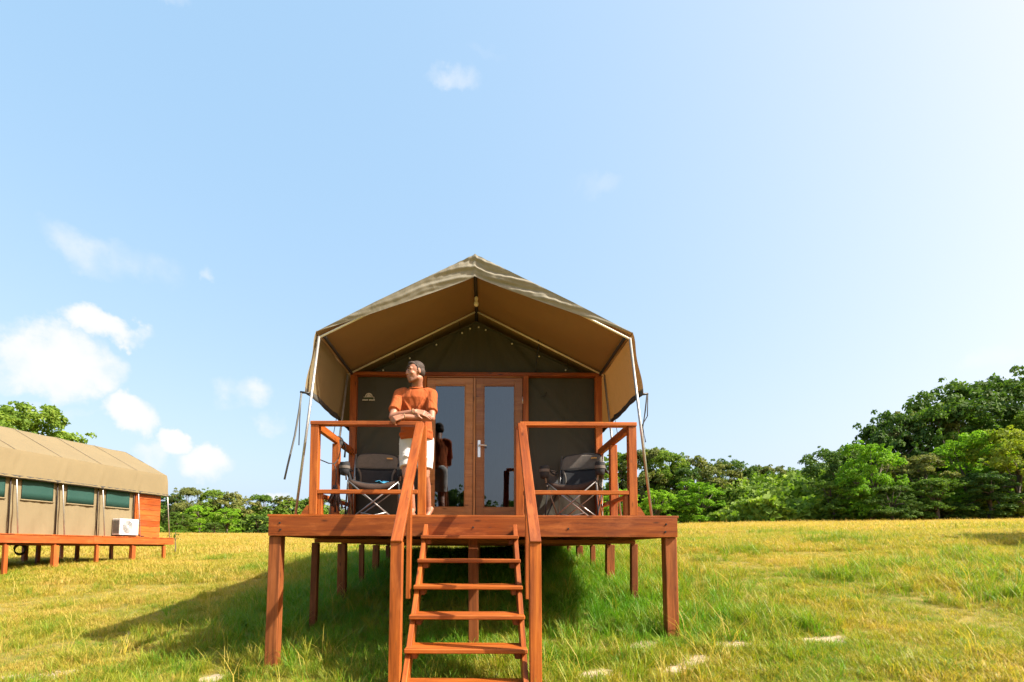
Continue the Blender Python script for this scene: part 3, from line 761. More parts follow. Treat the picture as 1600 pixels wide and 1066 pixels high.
HAIR = plain('dark_hair', (.04,.026,.019), .8, nscale=160, var=.8); LIP = plain('lip', (.36,.12,.09), .5); EYEW = plain('eye_white', (.26,.22,.19), .4); EYEB = plain('iris', (.03,.018,.01), .2)
STUB = plain('stubble_skin', (.30,.165,.11), .7, nscale=90, var=.35)
class Blob:
    def __init__(s): s.bm = bmesh.new()
    def ell(s, c, r, R=None):
        bmesh.ops.create_icosphere(s.bm, subdivisions=3, radius=1, matrix=T(*c) @ (R or Matrix()) @ Matrix.Diagonal((r[0], r[1], r[2], 1))); return s
    def cap(s, p, q, r0, r1, fl=1.0, n=20):
        p = Vector(p); q = Vector(q)
        bmesh.ops.create_icosphere(s.bm, subdivisions=3, radius=r0, matrix=T(*p)); bmesh.ops.create_icosphere(s.bm, subdivisions=3, radius=r1, matrix=T(*q))
        d = q-p
        R = d.to_track_quat('Z', 'Y').to_matrix().to_4x4()
        bmesh.ops.create_cone(s.bm, cap_ends=True, segments=n, radius1=r0, radius2=r1, depth=d.length, matrix=T(*((p+q)/2)) @ R); return s
    def chain(s, pts, rs):
        for i in range(len(pts)-1): s.cap(pts[i], pts[i+1], rs[i], rs[i+1])
        return s
    def loft(s, secs, n=24):
        """closed body from (centre, rx, ry) sections"""
        rg = []
        for c, rx, ry in secs: rg.append([s.bm.verts.new((c[0]+rx*math.cos(a), c[1]+ry*math.sin(a), c[2])) for a in [2*math.pi*k/n for k in range(n)]])
        for A, B in zip(rg, rg[1:]):
            for k in range(n): s.bm.faces.new((A[k], A[(k+1)%n], B[(k+1)%n], B[k]))
        s.bm.faces.new(rg[0]); s.bm.faces.new(rg[-1]); return s
    def done(s, name, mat, parent, M, vox=.007, sm=4, fac=.5):
        o = bm_obj(name, s.bm, mat, parent, M)
        r = o.modifiers.new('remesh', 'REMESH'); r.mode = 'VOXEL'; r.voxel_size = vox; r.use_smooth_shade = True
        if sm: k = o.modifiers.new('smooth', 'SMOOTH'); k.iterations = sm; k.factor = fac
        return o
PX0, PY0 = -.665, .30
PM = T(PX0, PY0, D)
man = thing('person', PM, 'man in a rust orange t-shirt and white shorts leaning on the deck rail', 'person')
def hand(b, wrist, fwd, side, nrm, curl, sc=1.0, thumb=1):
    """palm and five fingers: fwd towards the fingertips, side towards the thumb, nrm out of the back of the hand"""
    w = Vector(wrist); f = Vector(fwd).normalized(); n = Vector(nrm).normalized(); sd = f.cross(n).normalized()
    if sd.dot(Vector(side)) < 0: sd = -sd
    for k in range(4):
        o = (1.5-k)*.0225*sc
        b.cap(w + sd*o*.7, w + f*.085*sc + sd*o, .0155*sc, .0125*sc)
        L = (.040, .045, .041, .032)[k]*sc; p = w + f*.088*sc + sd*o*1.08; ang = curl*(.8+.12*k)
        for j in range(3):
            d = (f*math.cos(ang) - n*math.sin(ang)); q = p + d*L*(1, .75, .6)[j]
            b.cap(p, q, (.0092,.0086,.008)[j]*sc, (.0086,.008,.007)[j]*sc, n=10); p = q; ang += curl*.75
    tb = w + f*.025*sc + sd*.028*sc*thumb; t1 = tb + (f*.7+sd*.75*thumb-n*.35).normalized()*.042*sc; t2 = t1 + (f*.95+sd*.2*thumb-n*.35).normalized()*.034*sc
    b.cap(tb, t1, .0155*sc, .012*sc, n=10); b.cap(t1, t2, .012*sc, .0095*sc, n=10)
HC = Vector((.005, -.115, 1.597))                       # head centre
FD = Vector((-.83, -.55, -.13)).normalized()            # where he looks
FR = Matrix((FD.cross(Vector((0,0,1))).normalized(), FD, FD.cross(Vector((0,0,1))).normalized().cross(FD))).transposed()   # columns: right, front, up
def hp(r, f, u): return HC + FR @ Vector((r, f, u))
HR = FR.to_4x4()
SKIN = skin_mat('skin', tuple(hp(0,.045,-.085)))
b = Blob()
b.ell(hp(0,-.012,.03), (.076,.094,.088), HR).ell(hp(0,.03,-.015), (.062,.066,.09), HR).ell(hp(0,.055,-.07), (.043,.04,.038), HR)
b.ell(hp(0,.07,-.093), (.024,.02,.018), HR)                                  # chin
b.cap(hp(.045,.0,-.065), hp(.02,.065,-.092), .022, .018); b.cap(hp(-.045,.0,-.065), hp(-.02,.065,-.092), .022, .018)   # jaw
b.cap(hp(0,.084,.028), hp(0,.104,-.016), .0095, .0115); b.ell(hp(.011,.095,-.018), (.009,.011,.008), HR); b.ell(hp(-.011,.095,-.018), (.009,.011,.008), HR)   # nose
b.cap(hp(.045,.07,.035), hp(-.045,.07,.035), .015, .015)                   # brow
b.ell(hp(.045,.06,-.018), (.022,.022,.02), HR); b.ell(hp(-.045,.06,-.018), (.022,.022,.02), HR)      # cheekbones
b.ell(hp(0,.083,-.05), (.024,.018,.02), HR)                                 # mouth mound
for s in (-1, 1): b.ell(hp(s*.077,-.016,-.002), (.010,.017,.028), HR @ Matrix.Rotation(.2*s, 4, 'Z'))   # ears
b.cap(hp(0,-.03,-.06), (.012,-.035,1.44), .055, .060).cap(hp(.02,-.03,-.06), (.03,-.02,1.42), .05, .06)
# torso core, arms, legs
b.loft([((0,.12,.80),.15,.10), ((0,.11,.92),.165,.11), ((0,.06,1.05),.15,.10), ((0,.02,1.18),.155,.105), ((0,-.02,1.32),.17,.10), ((0.005,-.03,1.40),.13,.08), ((.01,-.03,1.44),.07,.06)])
SHR, SHL = Vector((-.178,-.03,1.375)), Vector((.186,-.03,1.375))
ELR, ELL = Vector((-.222,-.215,1.075)), Vector((.205,-.205,1.06))
WRR, WRL = Vector((.03,-.275,1.115)), Vector((-.09,-.305,1.05))
b.chain([SHR, SHR.lerp(ELR,.45), ELR], [.058,.048,.037]); b.chain([SHL, SHL.lerp(ELL,.45), ELL], [.058,.048,.037])
b.chain([ELR, ELR.lerp(WRR,.35), WRR], [.037,.038,.026]); b.chain([ELL, ELL.lerp(WRL,.35), WRL], [.037,.038,.026])
hand(b, WRR+Vector((.012,0,0)), (.97,-.02,-.22), (0,-.3,-1), (.15,-.75,.6), .28)
hand(b, WRL+Vector((-.01,-.004,0)), (-.86,-.32,-.36), (0,-.4,.9), (-.3,-.8,.5), .7)
HPR, HPL = Vector((-.095,.14,.88)), Vector((.095,.14,.88))
KNR, KNL = Vector((-.085,.02,.475)), Vector((.10,.10,.47)); ANR, ANL = Vector((-.04,.13,.085)), Vector((.125,.26,.135))
b.chain([HPR, HPR.lerp(KNR,.5), KNR], [.092,.078,.056]); b.chain([HPL, HPL.lerp(KNL,.5), KNL], [.092,.078,.056])
b.chain([KNR, KNR.lerp(ANR,.35)+Vector((0,.02,0)), ANR], [.054,.055,.036]); b.chain([KNL, KNL.lerp(ANL,.35)+Vector((0,.02,0)), ANL], [.054,.055,.036])
# right foot flat, left foot up on its toes
b.cap(ANR+Vector((0,.025,-.05)), ANR+Vector((-.02,-.14,-.055)), .034, .028); b.cap(ANR, ANR+Vector((-.01,-.07,-.045)), .036, .03); b.cap(ANR+Vector((.0,-.14,-.062)), ANR+Vector((-.03,-.185,-.066)), .022, .016)
b.cap(ANR+Vector((-.035,-.13,-.064)), ANR+Vector((-.055,-.165,-.068)), .018, .013)
b.cap(ANL+Vector((.03,.03,-.025)), ANL+Vector((.0,-.03,-.105)), .034, .028); b.cap(ANL, ANL+Vector((.01,.0,-.07)), .036, .032); b.cap(ANL+Vector((0,-.03,-.108)), ANL+Vector((-.015,-.085,-.118)), .024, .015)
body = b.done('body', SKIN, man, PM, .0048, 3, .45)
# shirt
b = Blob()
b.loft([((0.005,.098,.885),.186,.135), ((.005,.092,.92),.19,.138), ((.005,.07,1.0),.18,.128), ((0,.035,1.12),.176,.124), ((0,0,1.22),.188,.128), ((0,-.025,1.32),.198,.122), ((.004,-.03,1.385),.168,.10), ((.008,-.032,1.43),.10,.078), ((.01,-.035,1.455),.066,.066)])
for S, E_, sg in ((SHR, ELR, -1), (SHL, ELL, 1)):
    b.cap(S + Vector((-sg*.05,0,.012)), S, .07, .066); q = S.lerp(E_, .66); b.cap(S, q, .066, .058)
    # open sleeve edge
    d = (E_-S).normalized(); bmesh.ops.create_cone(b.bm, cap_ends=True, segments=24, radius1=.060, radius2=.066, depth=.10, matrix=T(*S.lerp(E_, .60)) @ d.to_track_quat('Z','Y').to_matrix().to_4x4())
for zz, a0 in ((.955,.3),(1.0,2.1),(1.06,1.2),(.93,2.8)):       # cloth folds at the waist
    pts = [Vector((.184*math.cos(t), .075-.128*math.sin(t), zz+.02*math.sin(t*2+a0))) for t in [a0-.6+.15*i for i in range(9)]]
    b.chain(pts, [.004,.009,.012,.013,.013,.013,.012,.009,.004])
for pts in ([(-.12,-.12,1.30),(-.05,-.125,1.18),(-.02,-.095,1.06)], [(.11,-.125,1.31),(.05,-.13,1.2),(.0,-.105,1.08)], [(.15,-.09,1.25),(.12,-.09,1.12),(.08,-.06,1.0)], [(-.15,-.08,1.24),(-.13,-.08,1.1),(-.1,-.05,.99)]):
    b.chain([Vector(p) for p in pts], [.006,.014,.006])
shirt = b.done('t_shirt', SHIRT, man, PM, .0075, 4, .5)
pts = [Vector((.01+.071*math.cos(t), -.052+.066*math.sin(t), 1.452+.010*math.sin(t)*1.6-.012*max(0,-math.sin(t)))) for t in [2*math.pi*i/24 for i in range(25)]]
tube('collar', pts, .008, SHIRT, shirt, PM, 6)
# shorts
b = Blob()
b.loft([((0,.13,.76),.178,.125), ((0,.125,.82),.19,.132), ((0,.115,.90),.176,.125)])
for H, K, sg in ((HPR, KNR, -1), (HPL, KNL, 1)):
    q = H.lerp(K, .80); d = (K-H).normalized()
    b.chain([H, H.lerp(K,.55)], [.106,.1]); bmesh.ops.create_cone(b.bm, cap_ends=True, segments=28, radius1=.098, radius2=.09, depth=(q-H.lerp(K,.3)).length, matrix=T(*(H.lerp(K,.55))) @ d.to_track_quat('Z','Y').to_matrix().to_4x4())
b.cap((-.175,.09,.84), (-.165,.06,.76), .022, .012); b.cap((.175,.09,.84), (.165,.06,.76), .022, .012)
for zz in (.66,):
    b.chain([Vector((-.165,.03,zz)), Vector((-.1,-.035,zz+.02)), Vector((-.03,-.01,zz+.0))], [.006,.013,.006]); b.chain([Vector((.03,.0,zz-.03)), Vector((.1,-.005,zz)), Vector((.17,.06,zz+.02))], [.006,.013,.006])
b.done('shorts', SHORTS, man, PM, .0075, 3, .5)
# hair: cap with short tufts
b = Blob()
b.ell(hp(0,-.032,.056), (.079,.088,.078), HR).ell(hp(0,-.05,.01), (.0775,.070,.068), HR)
b.ell(hp(0,.03,.098), (.052,.042,.026), HR)
for k in range(90):
    a = 2*math.pi*hsh(k, 1); r = .085*math.sqrt(hsh(k, 2)); p = hp(r*math.cos(a)*.9, -.015+r*math.sin(a)*1.15, .113-.055*(r/.085)**2); b.ell(p, (.008,.011,.011), Euler((hsh(k,5)*3,hsh(k,6)*3,hsh(k,7)*3)).to_matrix().to_4x4())
for s in (-1, 1): b.cap(hp(s*.070,-.002,.045), hp(s*.071,.002,.012), .012, .006)
hair = b.done('hair', HAIR, man, PM, .0048, 1, .4)
for s in (-1, 1):
    e = Blob().ell(hp(s*.031,.083,.012), (.013,.008,.007), HR); bmesh_o = bm_obj('eye', e.bm, EYEW, body, PM)
    e = Blob().ell(hp(s*.031,.0895,.0115), (.0058,.003,.0058), HR); bm_obj('iris', e.bm, EYEB, body, PM)
    tube('eyebrow', [hp(s*.012,.089,.034), hp(s*.03,.086,.039), hp(s*.05,.072,.033)], [.0035,.005,.003], HAIR, body, PM, 6)
tube('mouth', [hp(-.021,.087,-.049), hp(-.01,.0985,-.046), hp(0,.101,-.0475), hp(.01,.0985,-.046), hp(.021,.087,-.049)], [.002,.0045,.005,.0045,.002], LIP, body, PM, 6)
for Wp, El in ((WRR, ELR), (WRL, ELL)):
    d = (Wp-El).normalized(); a = d.cross(Vector((0,0,1))).normalized(); c = d.cross(a); p = Wp - d*.012
    tube('bracelet', [p + (a*math.cos(t)+c*math.sin(t))*.0315 for t in [2*math.pi*i/18 for i in range(19)]], .0042, plain('bracelet_cord', (.32,.2,.09), .6) if 'bracelet_cord' not in bpy.data.materials else bpy.data.materials['bracelet_cord'], man, PM, 6)

# ------------------------------------------------------------------ trees
def leaf_mat(name, c0, c1, c2, tr=.35):
    m = MT(name)
    at = m.new('ShaderNodeAttribute', attribute_name='leafvar'); oi = m.new('ShaderNodeObjectInfo')
    c = m.ramp(at.outputs['Fac'], [(0, c0), (.5, c1), (1, c2)])
    tone = m.ramp(oi.outputs['Random'], [(0, (1.05,1.12,1.05)), (1, (1.6,1.5,1.3))])
    c = m.mix(1, c, tone, 'MULTIPLY')
    m.set(Base_Color=c, Roughness=.65); m.b.inputs['Specular IOR Level'].default_value = .15
    t = m.new('ShaderNodeBsdfTranslucent'); m.l(m.mix(1, c, (1.3,1.5,.5), 'MULTIPLY'), t.inputs['Color'])
    mx = m.new('ShaderNodeMixShader'); mx.inputs[0].default_value = tr
    m.l(m.b.outputs[0], mx.inputs[1]); m.l(t.outputs[0], mx.inputs[2]); m.l(mx.outputs[0], m.out.inputs['Surface']); return m.m
LEAFS = {'dark': leaf_mat('leaf_dark', (.028,.058,.012), (.052,.10,.02), (.09,.145,.03), .28),
         'mid': leaf_mat('leaf_mid', (.048,.09,.013), (.09,.155,.022), (.15,.21,.035), .33),
         'bright': leaf_mat('leaf_bright', (.075,.155,.010), (.13,.25,.018), (.21,.34,.028), .4),
         'olive': leaf_mat('leaf_olive', (.065,.082,.026), (.12,.138,.042), (.19,.20,.06), .28),
         'yellow': leaf_mat('leaf_yellow', (.09,.13,.015), (.17,.21,.025), (.25,.27,.04), .35)}
BARK = plain('bark', (.11,.085,.06), .9, nscale=14, var=.4)
def crown_mesh(seed, h, rx, nl, leaf, base=.08, n=9000, flat=.0):
    """leaf clumps on lobes: h crown height, rx radius"""
    g = np.random.default_rng(seed)
    lob = []
    for i in range(nl):
        t = g.random()**.8; z = base*h + (1-base)*h*t
        prof = math.sin(math.pi*min(.97, .18 + .74*t))**.7*(1 - .25*flat*t)
        a = g.random()*2*math.pi; r = rx*prof*(.35+.6*math.sqrt(g.random()))
        R = rx*g.uniform(.20,.40)
        lob.append((r*math.cos(a), r*math.sin(a), min(z, h-R*.6), R))
    if base < .2:
        for k in range(16):
            a = g.random()*2*math.pi; r = rx*g.uniform(.45,.95); R = rx*g.uniform(.18,.30); lob.append((r*math.cos(a), r*math.sin(a), R*.5+h*.28*g.random(), R))
    lob.append((0,0,h*.45,rx*.55)); lob = np.array(lob)
    # sub-lobes
    sub = []
    for x, y, z, R in lob:
        for k in range(7):
            d = g.normal(size=3); d /= np.linalg.norm(d); d[2] = abs(d[2])*.9 - .12
            sub.append((x+d[0]*R*.8, y+d[1]*R*.8, z+d[2]*R*.75, R*g.uniform(.28,.5)))
        for k in range(4):
            d = g.normal(size=3); d /= np.linalg.norm(d); d[2] = abs(d[2])*1.1
            q = g.uniform(1.0,1.25); sub.append((x+d[0]*R*q, y+d[1]*R*q, z+d[2]*R*q*.9, R*g.uniform(.14,.24)))
    sub = np.array(sub); area = sub[:,3]**2; cnt = np.maximum(6, (n*area/area.sum()).astype(int))
    P = []; Nn = []; var = []
    for (x, y, z, R), c in zip(sub, cnt):
        d = g.normal(size=(c,3)); d /= np.linalg.norm(d,axis=1)[:,None]
        d[:,2] = np.where(d[:,2] < -.35, -d[:,2]*.6, d[:,2])
        rr = R*(.72+.38*g.random(c)**.7)
        P.append(np.array([x,y,z]) + d*rr[:,None]*np.array([1,1,.85])); Nn.append(d); var.append(np.clip(g.normal(.5,.16)+g.normal(0,.17,c), 0, 1))
    P = np.concatenate(P); Nn = np.concatenate(Nn); var = np.concatenate(var)
    # drop leaves buried deep in the big lobes
    keep = np.ones(len(P), bool)
    for x, y, z, R in lob: keep &= ((P-np.array([x,y,z]))**2).sum(1) > (R*.62)**2
    keep &= P[:,2] > .05
    P, Nn, var = P[keep], Nn[keep], var[keep]; c = len(P)
    nrm = Nn*.75 + g.normal(size=(c,3))*.55 + np.array([0,0,.25]); nrm /= np.linalg.norm(nrm,axis=1)[:,None]
    t = np.cross(nrm, g.normal(size=(c,3))); t /= np.linalg.norm(t,axis=1)[:,None]; b = np.cross(nrm, t)
    s = leaf*g.uniform(.6,1.3,c)[:,None]
    V = np.stack([P-t*s, P+b*s*.55-nrm*s*.12, P+t*s, P-b*s*.55-nrm*s*.12], 1).reshape(-1,3)
    Fc = np.arange(c*4).reshape(-1,4)
    me = bpy.data.meshes.new('crown'); me.vertices.add(c*4); me.vertices.foreach_set('co', V.ravel()); me.loops.add(c*4); me.loops.foreach_set('vertex_index', Fc.ravel())
    me.polygons.add(c); me.polygons.foreach_set('loop_start', np.arange(c)*4); me.polygons.foreach_set('loop_total', np.full(c,4)); me.update(calc_edges=True)
    at = me.attributes.new('leafvar', 'FLOAT', 'FACE'); at.data.foreach_set('value', var)
    return me, lob
def trunk_mesh(seed, h, rx, lob):
    g = random.Random(seed); bm = bmesh.new(); r0 = .035*h
    pts = [Vector((0,0,-.4))]
    for k in range(1,6): pts.append(Vector((g.uniform(-.05,.05)*h*k*.15, g.uniform(-.05,.05)*h*k*.15, h*.13*k)))
    tube_bm(bm, pts, [r0*1.25, r0, r0*.85, r0*.7, r0*.5, r0*.25], 8)
    for x, y, z, R in list(lob)[:12]:
        a = pts[g.choice((2,3,4))]; q = Vector((x,y,z)); m = a.lerp(q,.5)+Vector((0,0,.04*h)); tube_bm(bm, [a, m, q], [r0*.45, r0*.28, r0*.08], 6)
    bmesh.ops.recalc_face_normals(bm, faces=bm.faces[:]); me = bpy.data.meshes.new('trunk'); bm.to_mesh(me); bm.free(); me.materials.append(BARK); return me
VAR = []
for i, (h, rx, nl, leaf, base, n, flat) in enumerate([(10,4.6,26,.20,.04,11000,0),(10,5.2,30,.21,.05,12000,.3),(10,3.9,22,.19,.03,9500,0),(10,5.8,32,.22,.28,11000,.6),(10,4.3,24,.19,.02,10500,.2),(10,5.0,28,.24,.10,9000,.4)]):
    me, lob = crown_mesh(100+i, h, rx, nl, leaf*.78, base, int(n*2.9), flat); VAR.append((me, trunk_mesh(i, h, rx, lob)))
CRM = {}
def tree(x, y, h, var, kind, label, group, rz=0, wide=1.0, name='broadleaf_tree', cat='tree'):
    me, tr = VAR[var]; s = h/10
    M = T(x, y, gz1(x, y)-.15) @ RZ(rz)
    root = thing(name, M, label, cat, group)
    k = (var, kind)
    if k not in CRM: CRM[k] = me.copy(); CRM[k].materials.append(LEAFS[kind])
    S = Matrix.Diagonal((s*wide, s*wide, s, 1))
    link('trunk', tr, None, root, M @ S); link('crown', CRM[k], None, root, M @ S)
    return root
def tree_px(px, top, Y, var, kind, label, group, rz=0, wide=1.0, **k):
    """a tree whose top shows at photo pixel (px, top), standing at distance Y"""
    p = at_depth(px, top, Y); g = gz1(p.x, Y); return tree(p.x, Y, (p.z-g)+.2, var, kind, label, group, rz, wide, **k)
GR = 'trees of the wood on the right'; GM = 'trees of the wood behind the near tent'; GL = 'trees of the wood on the left'
for a in [
 (1560,598,56,3,'dark','tallest dark tree with an open spreading crown at the right edge',GR,20,.9),
 (1478,646,54,1,'mid','wide mid green tree top just left of the tallest dark tree',GR,80,.8),
 (1425,655,58,0,'olive','olive toned tree top rising above the bright green tree on the right',GR,140,.9),
 (1378,657,57,5,'dark','dark feathery tree crowning the left shoulder of the right wood',GR,200,.75),
 (1318,704,52,3,'dark','dark drooping tree at the left end of the right wood',GR,10,.85),
 (1358,698,45,4,'bright','bright green broad tree in front of the right wood',GR,60,.85),
 (1432,716,46,2,'olive','grey green tree between two bright ones in the right wood',GR,300,1.1),
 (1512,684,46,4,'bright','bright green tree below the tallest dark tree',GR,250,.9),
 (1588,676,43,5,'yellow','yellow green sparse tree cut by the right picture edge',GR,30,.9),
 (1462,752,43,0,'mid','low mid green tree at the foot of the right wood',GR,350,1.3),
 (1545,742,42,2,'dark','low dark tree beneath the yellow green one on the right',GR,35,1.5),
 (1300,756,47,2,'mid','low rounded tree at the left foot of the right wood',GR,110,1.3),
 (1392,764,43,1,'dark','low shadowy tree below the bright broad tree on the right',GR,165,1.2),
 (1640,640,50,0,'mid','tall green tree mostly beyond the right picture edge',GR,15,1.0)]: tree_px(*a)
for a in [
 (1005,712,88,1,'olive','olive tree showing between the posts of the right railing',GM,0,.9),
 (1036,712,86,0,'mid','tall mid green tree right behind the right tent pole',GM,45,.8),
 (1093,721,90,5,'olive','pale olive tree top left of the dark rounded crown',GM,90,1.0),
 (1138,727,92,3,'dark','dark rounded crown in the middle of the distant wood',GM,130,.9),
 (1192,735,92,1,'olive','grey olive tree right of the dark rounded crown',GM,180,.9),
 (1232,738,96,0,'mid','mid green tree where the distant wood dips lowest',GM,220,.9),
 (1265,736,90,2,'dark','narrow dark tree before the right wood begins',GM,260,.9),
 (1025,768,74,4,'bright','small bright green tree beside the right deck corner',GM,30,1.1),
 (1090,756,76,4,'bright','rounded bright green tree in the distant wood right of the deck',GM,77,1.3),
 (1140,768,78,0,'mid','low green tree right of the rounded bright one',GM,120,1.2),
 (1188,770,80,2,'dark','low dark tree in the middle of the distant wood',GM,160,1.4),
 (1232,785,80,4,'mid','smallest green tree in the dip of the distant wood',GM,210,1.4),
 (960,716,90,2,'mid','green tree seen through the right side railing',GM,250,1.1),
 (965,768,78,4,'bright','bright low tree seen through the bottom of the right side railing',GM,300,1.2),
 (1060,735,84,2,'dark','dark tree filling the gap beside the right tent pole',GM,310,1.2)]: tree_px(*a)
for a in [
 (294,768,100,1,'olive','olive tree rising right behind the left tent corner',GL,0,.75),
 (338,770,104,0,'mid','mid green tree right of the olive one by the left tent',GL,60,.9),
 (372,774,104,5,'olive','wide olive crown in the middle of the left wood',GL,120,1.0),
 (412,778,106,1,'mid','green tree at the left end of the near deck',GL,170,.95),
 (448,780,108,2,'olive','olive tree seen left of the left tent pole',GL,220,1.2),
 (482,782,108,0,'mid','green tree seen behind the left railing corner',GL,270,1.0),
 (520,783,110,1,'olive','olive tree seen through the left side railing',GL,320,1.0),
 (356,796,92,4,'bright','rounded bright green tree in the left wood',GL,33,1.15),
 (313,792,90,2,'bright','bright green narrow tree near the left tent pole',GL,80,1.2),
 (284,803,86,4,'mid','low green tree at the foot of the left tent corner',GL,140,1.4),
 (404,808,94,2,'dark','low dark tree beside the near deck end',GL,200,1.6),
 (452,806,95,4,'mid','low green tree under the left tent pole',GL,250,1.3),
 (268,775,104,2,'dark','dark tree half hidden by the left tent end',GL,290,1.0),
 (335,818,88,0,'dark','low dark tree in shade at the foot of the left wood',GL,10,1.6),
 (500,806,98,2,'bright','bright low tree seen under the left low rail',GL,70,1.4)]: tree_px(*a)
tree_px(25,641,34,4,'mid','green tree top rising above the ridge of the left tent',GL,0,1.0)
tree_px(-60,630,36,0,'mid','green tree beyond the left picture edge behind the left tent',GL,70,1.0)
# tree off to the right that throws its shade into the picture
q_ = on_ground(1570, 848)
tree(q_.x+7.9, q_.y-2.2, 7.0, 0, 'mid', 'tree just outside the right edge casting shade on the meadow', GR, 0, 1.0)
# wood edge behind the photographer, mirrored in the door panes
for k in range(15):
    x = -60 + k*9 + 3*hsh(k, 4); tree(x, -72-8*hsh(k, 8), 9+4.5*hsh(k, 2), k % 6, ('dark','mid','olive')[k % 3], 'tree of the wood edge mirrored in the door glass', 'trees mirrored in the door glass', k*47, 1.0)
# far body of the wood behind the front trees
def wood_mass():
    g = np.random.default_rng(5); P = []
    for a, b, ya, yb, hh in ((-78,-18,104,122,8.0),(18,70,96,118,11.0),(36,90,58,84,11.5),(-22,22,100,116,9.0),(-150,-76,88,112,9.0)):
        nn = 26000
        x = g.uniform(a, b, nn); y = g.uniform(ya, yb, nn); t = g.random(nn)**.6
        top = hh*(.75+.25*np.sin(x*.55+y*.3)*np.sin(y*.4+x*.21))
        if a > 30: top *= np.clip((x-34)/14, .2, 1)
        P.append(np.stack([x, y, gz(x, y)+t*top], 1))
    for a, b, ya, yb, hh in ((-66,-18,96,103,4.6),(16,62,83,90,4.2),(30,58,44,50,3.0),(-20,18,94,100,4.5),(-130,-64,86,98,5)):      # low undergrowth along the edge
        nn = 16000; x = g.uniform(a, b, nn); y = g.uniform(ya, yb, nn) + (np.clip((52-x)*.22, -3, 3) if a == 30 else 0); P.append(np.stack([x, y, gz(x, y)+g.random(nn)*hh*(.7+.3*np.sin(x*.9))], 1))
    P = np.concatenate(P); c = len(P)
    n = g.normal(size=(c,3)) + np.array([0,-.6,.7]); n /= np.linalg.norm(n,axis=1)[:,None]; t = np.cross(n, g.normal(size=(c,3))); t /= np.linalg.norm(t,axis=1)[:,None]; b = np.cross(n,t)
    s = g.uniform(.28,.6,c)[:,None]; V = np.stack([P-t*s, P+b*s*.6, P+t*s, P-b*s*.6],1).reshape(-1,3)
    me = bpy.data.meshes.new('woodland'); me.from_pydata(V.tolist(), [], np.arange(c*4).reshape(-1,4).tolist()); me.update()
    at = me.attributes.new('leafvar', 'FLOAT', 'FACE'); at.data.foreach_set('value', np.clip(.5+.3*np.sin(P[:,0]*.8)*np.sin(P[:,1]*.6)+g.normal(0,.15,c),0,1))
    o = link('woodland', me, LEAFS['mid']); o['kind'] = 'stuff'; o['label'] = 'dense green woodland filling in behind the front trees'; o['category'] = 'woodland'
wood_mass()
# sapling beside the end of the second deck
p = on_ground(273, 868)
sm_ = T(p.x, p.y, p.z-.02)
sp_ = thing('sapling', sm_, 'thin young sapling beside the end of the left deck', 'sapling')
tube('stem', [(0,0,-.05),(.02,0,.35),(-.03,.02,.7),(.0,.0,1.05)], [.028,.024,.018,.008], BARK, sp_, sm_, 6)
tube('branch', [(-.02,.01,.6),(.12,.02,.85)], [.012,.005], BARK, sp_, sm_, 5)
g = np.random.default_rng(3); bm = bmesh.new()
for k in range(60):
    c = Vector((g.normal(0,.14), g.normal(0,.14), .95+g.normal(0,.13))); n = Vector(g.normal(size=3)).normalized(); t = n.cross(Vector(g.normal(size=3))).normalized()*.05; b_ = n.cross(t).normalized()*.025
    bm.faces.new([bm.verts.new(c+q) for q in (-t, b_, t, -b_)])
bm_obj('leaves', bm, LEAFS['bright'], sp_, sm_, recalc=False)

# ------------------------------------------------------------------ grass
def grass_mat():
    m = MT('grass_blades')
    at = m.new('ShaderNodeAttribute', attribute_name='tint', attribute_type='INSTANCER')
    bl_ = m.new('ShaderNodeAttribute', attribute_name='blade')
    c = m.ramp(at.outputs['Fac'], [(0, (.09,.28,.008)), (.28, (.14,.30,.012)), (.55, (.28,.31,.02)), (.8, (.46,.37,.045)), (1, (.56,.40,.10))])
    c = m.mix(m.ramp(bl_.outputs['Fac'], [(.0,(.35,)*3),(.55,(0,)*3)]), c, (.16,.10,.04), 'MIX')
    c = m.mix(m.ramp(bl_.outputs['Fac'], [(.8,(0,)*3),(1,(.5,)*3)]), c, (.45,.34,.12), 'MIX')
    m.set(Base_Color=c, Roughness=.5); m.b.inputs['Specular IOR Level'].default_value = .3
    t = m.new('ShaderNodeBsdfTranslucent'); m.l(m.mix(1, c, (1.15,1.25,.6), 'MULTIPLY'), t.inputs['Color'])
    mx = m.new('ShaderNodeMixShader'); mx.inputs[0].default_value = .4
    m.l(m.b.outputs[0], mx.inputs[1]); m.l(t.outputs[0], mx.inputs[2]); m.l(mx.outputs[0], m.out.inputs['Surface']); return m.m
GRASS = grass_mat()
TUFTS = bpy.data.collections.new('grass_tuft_shapes')
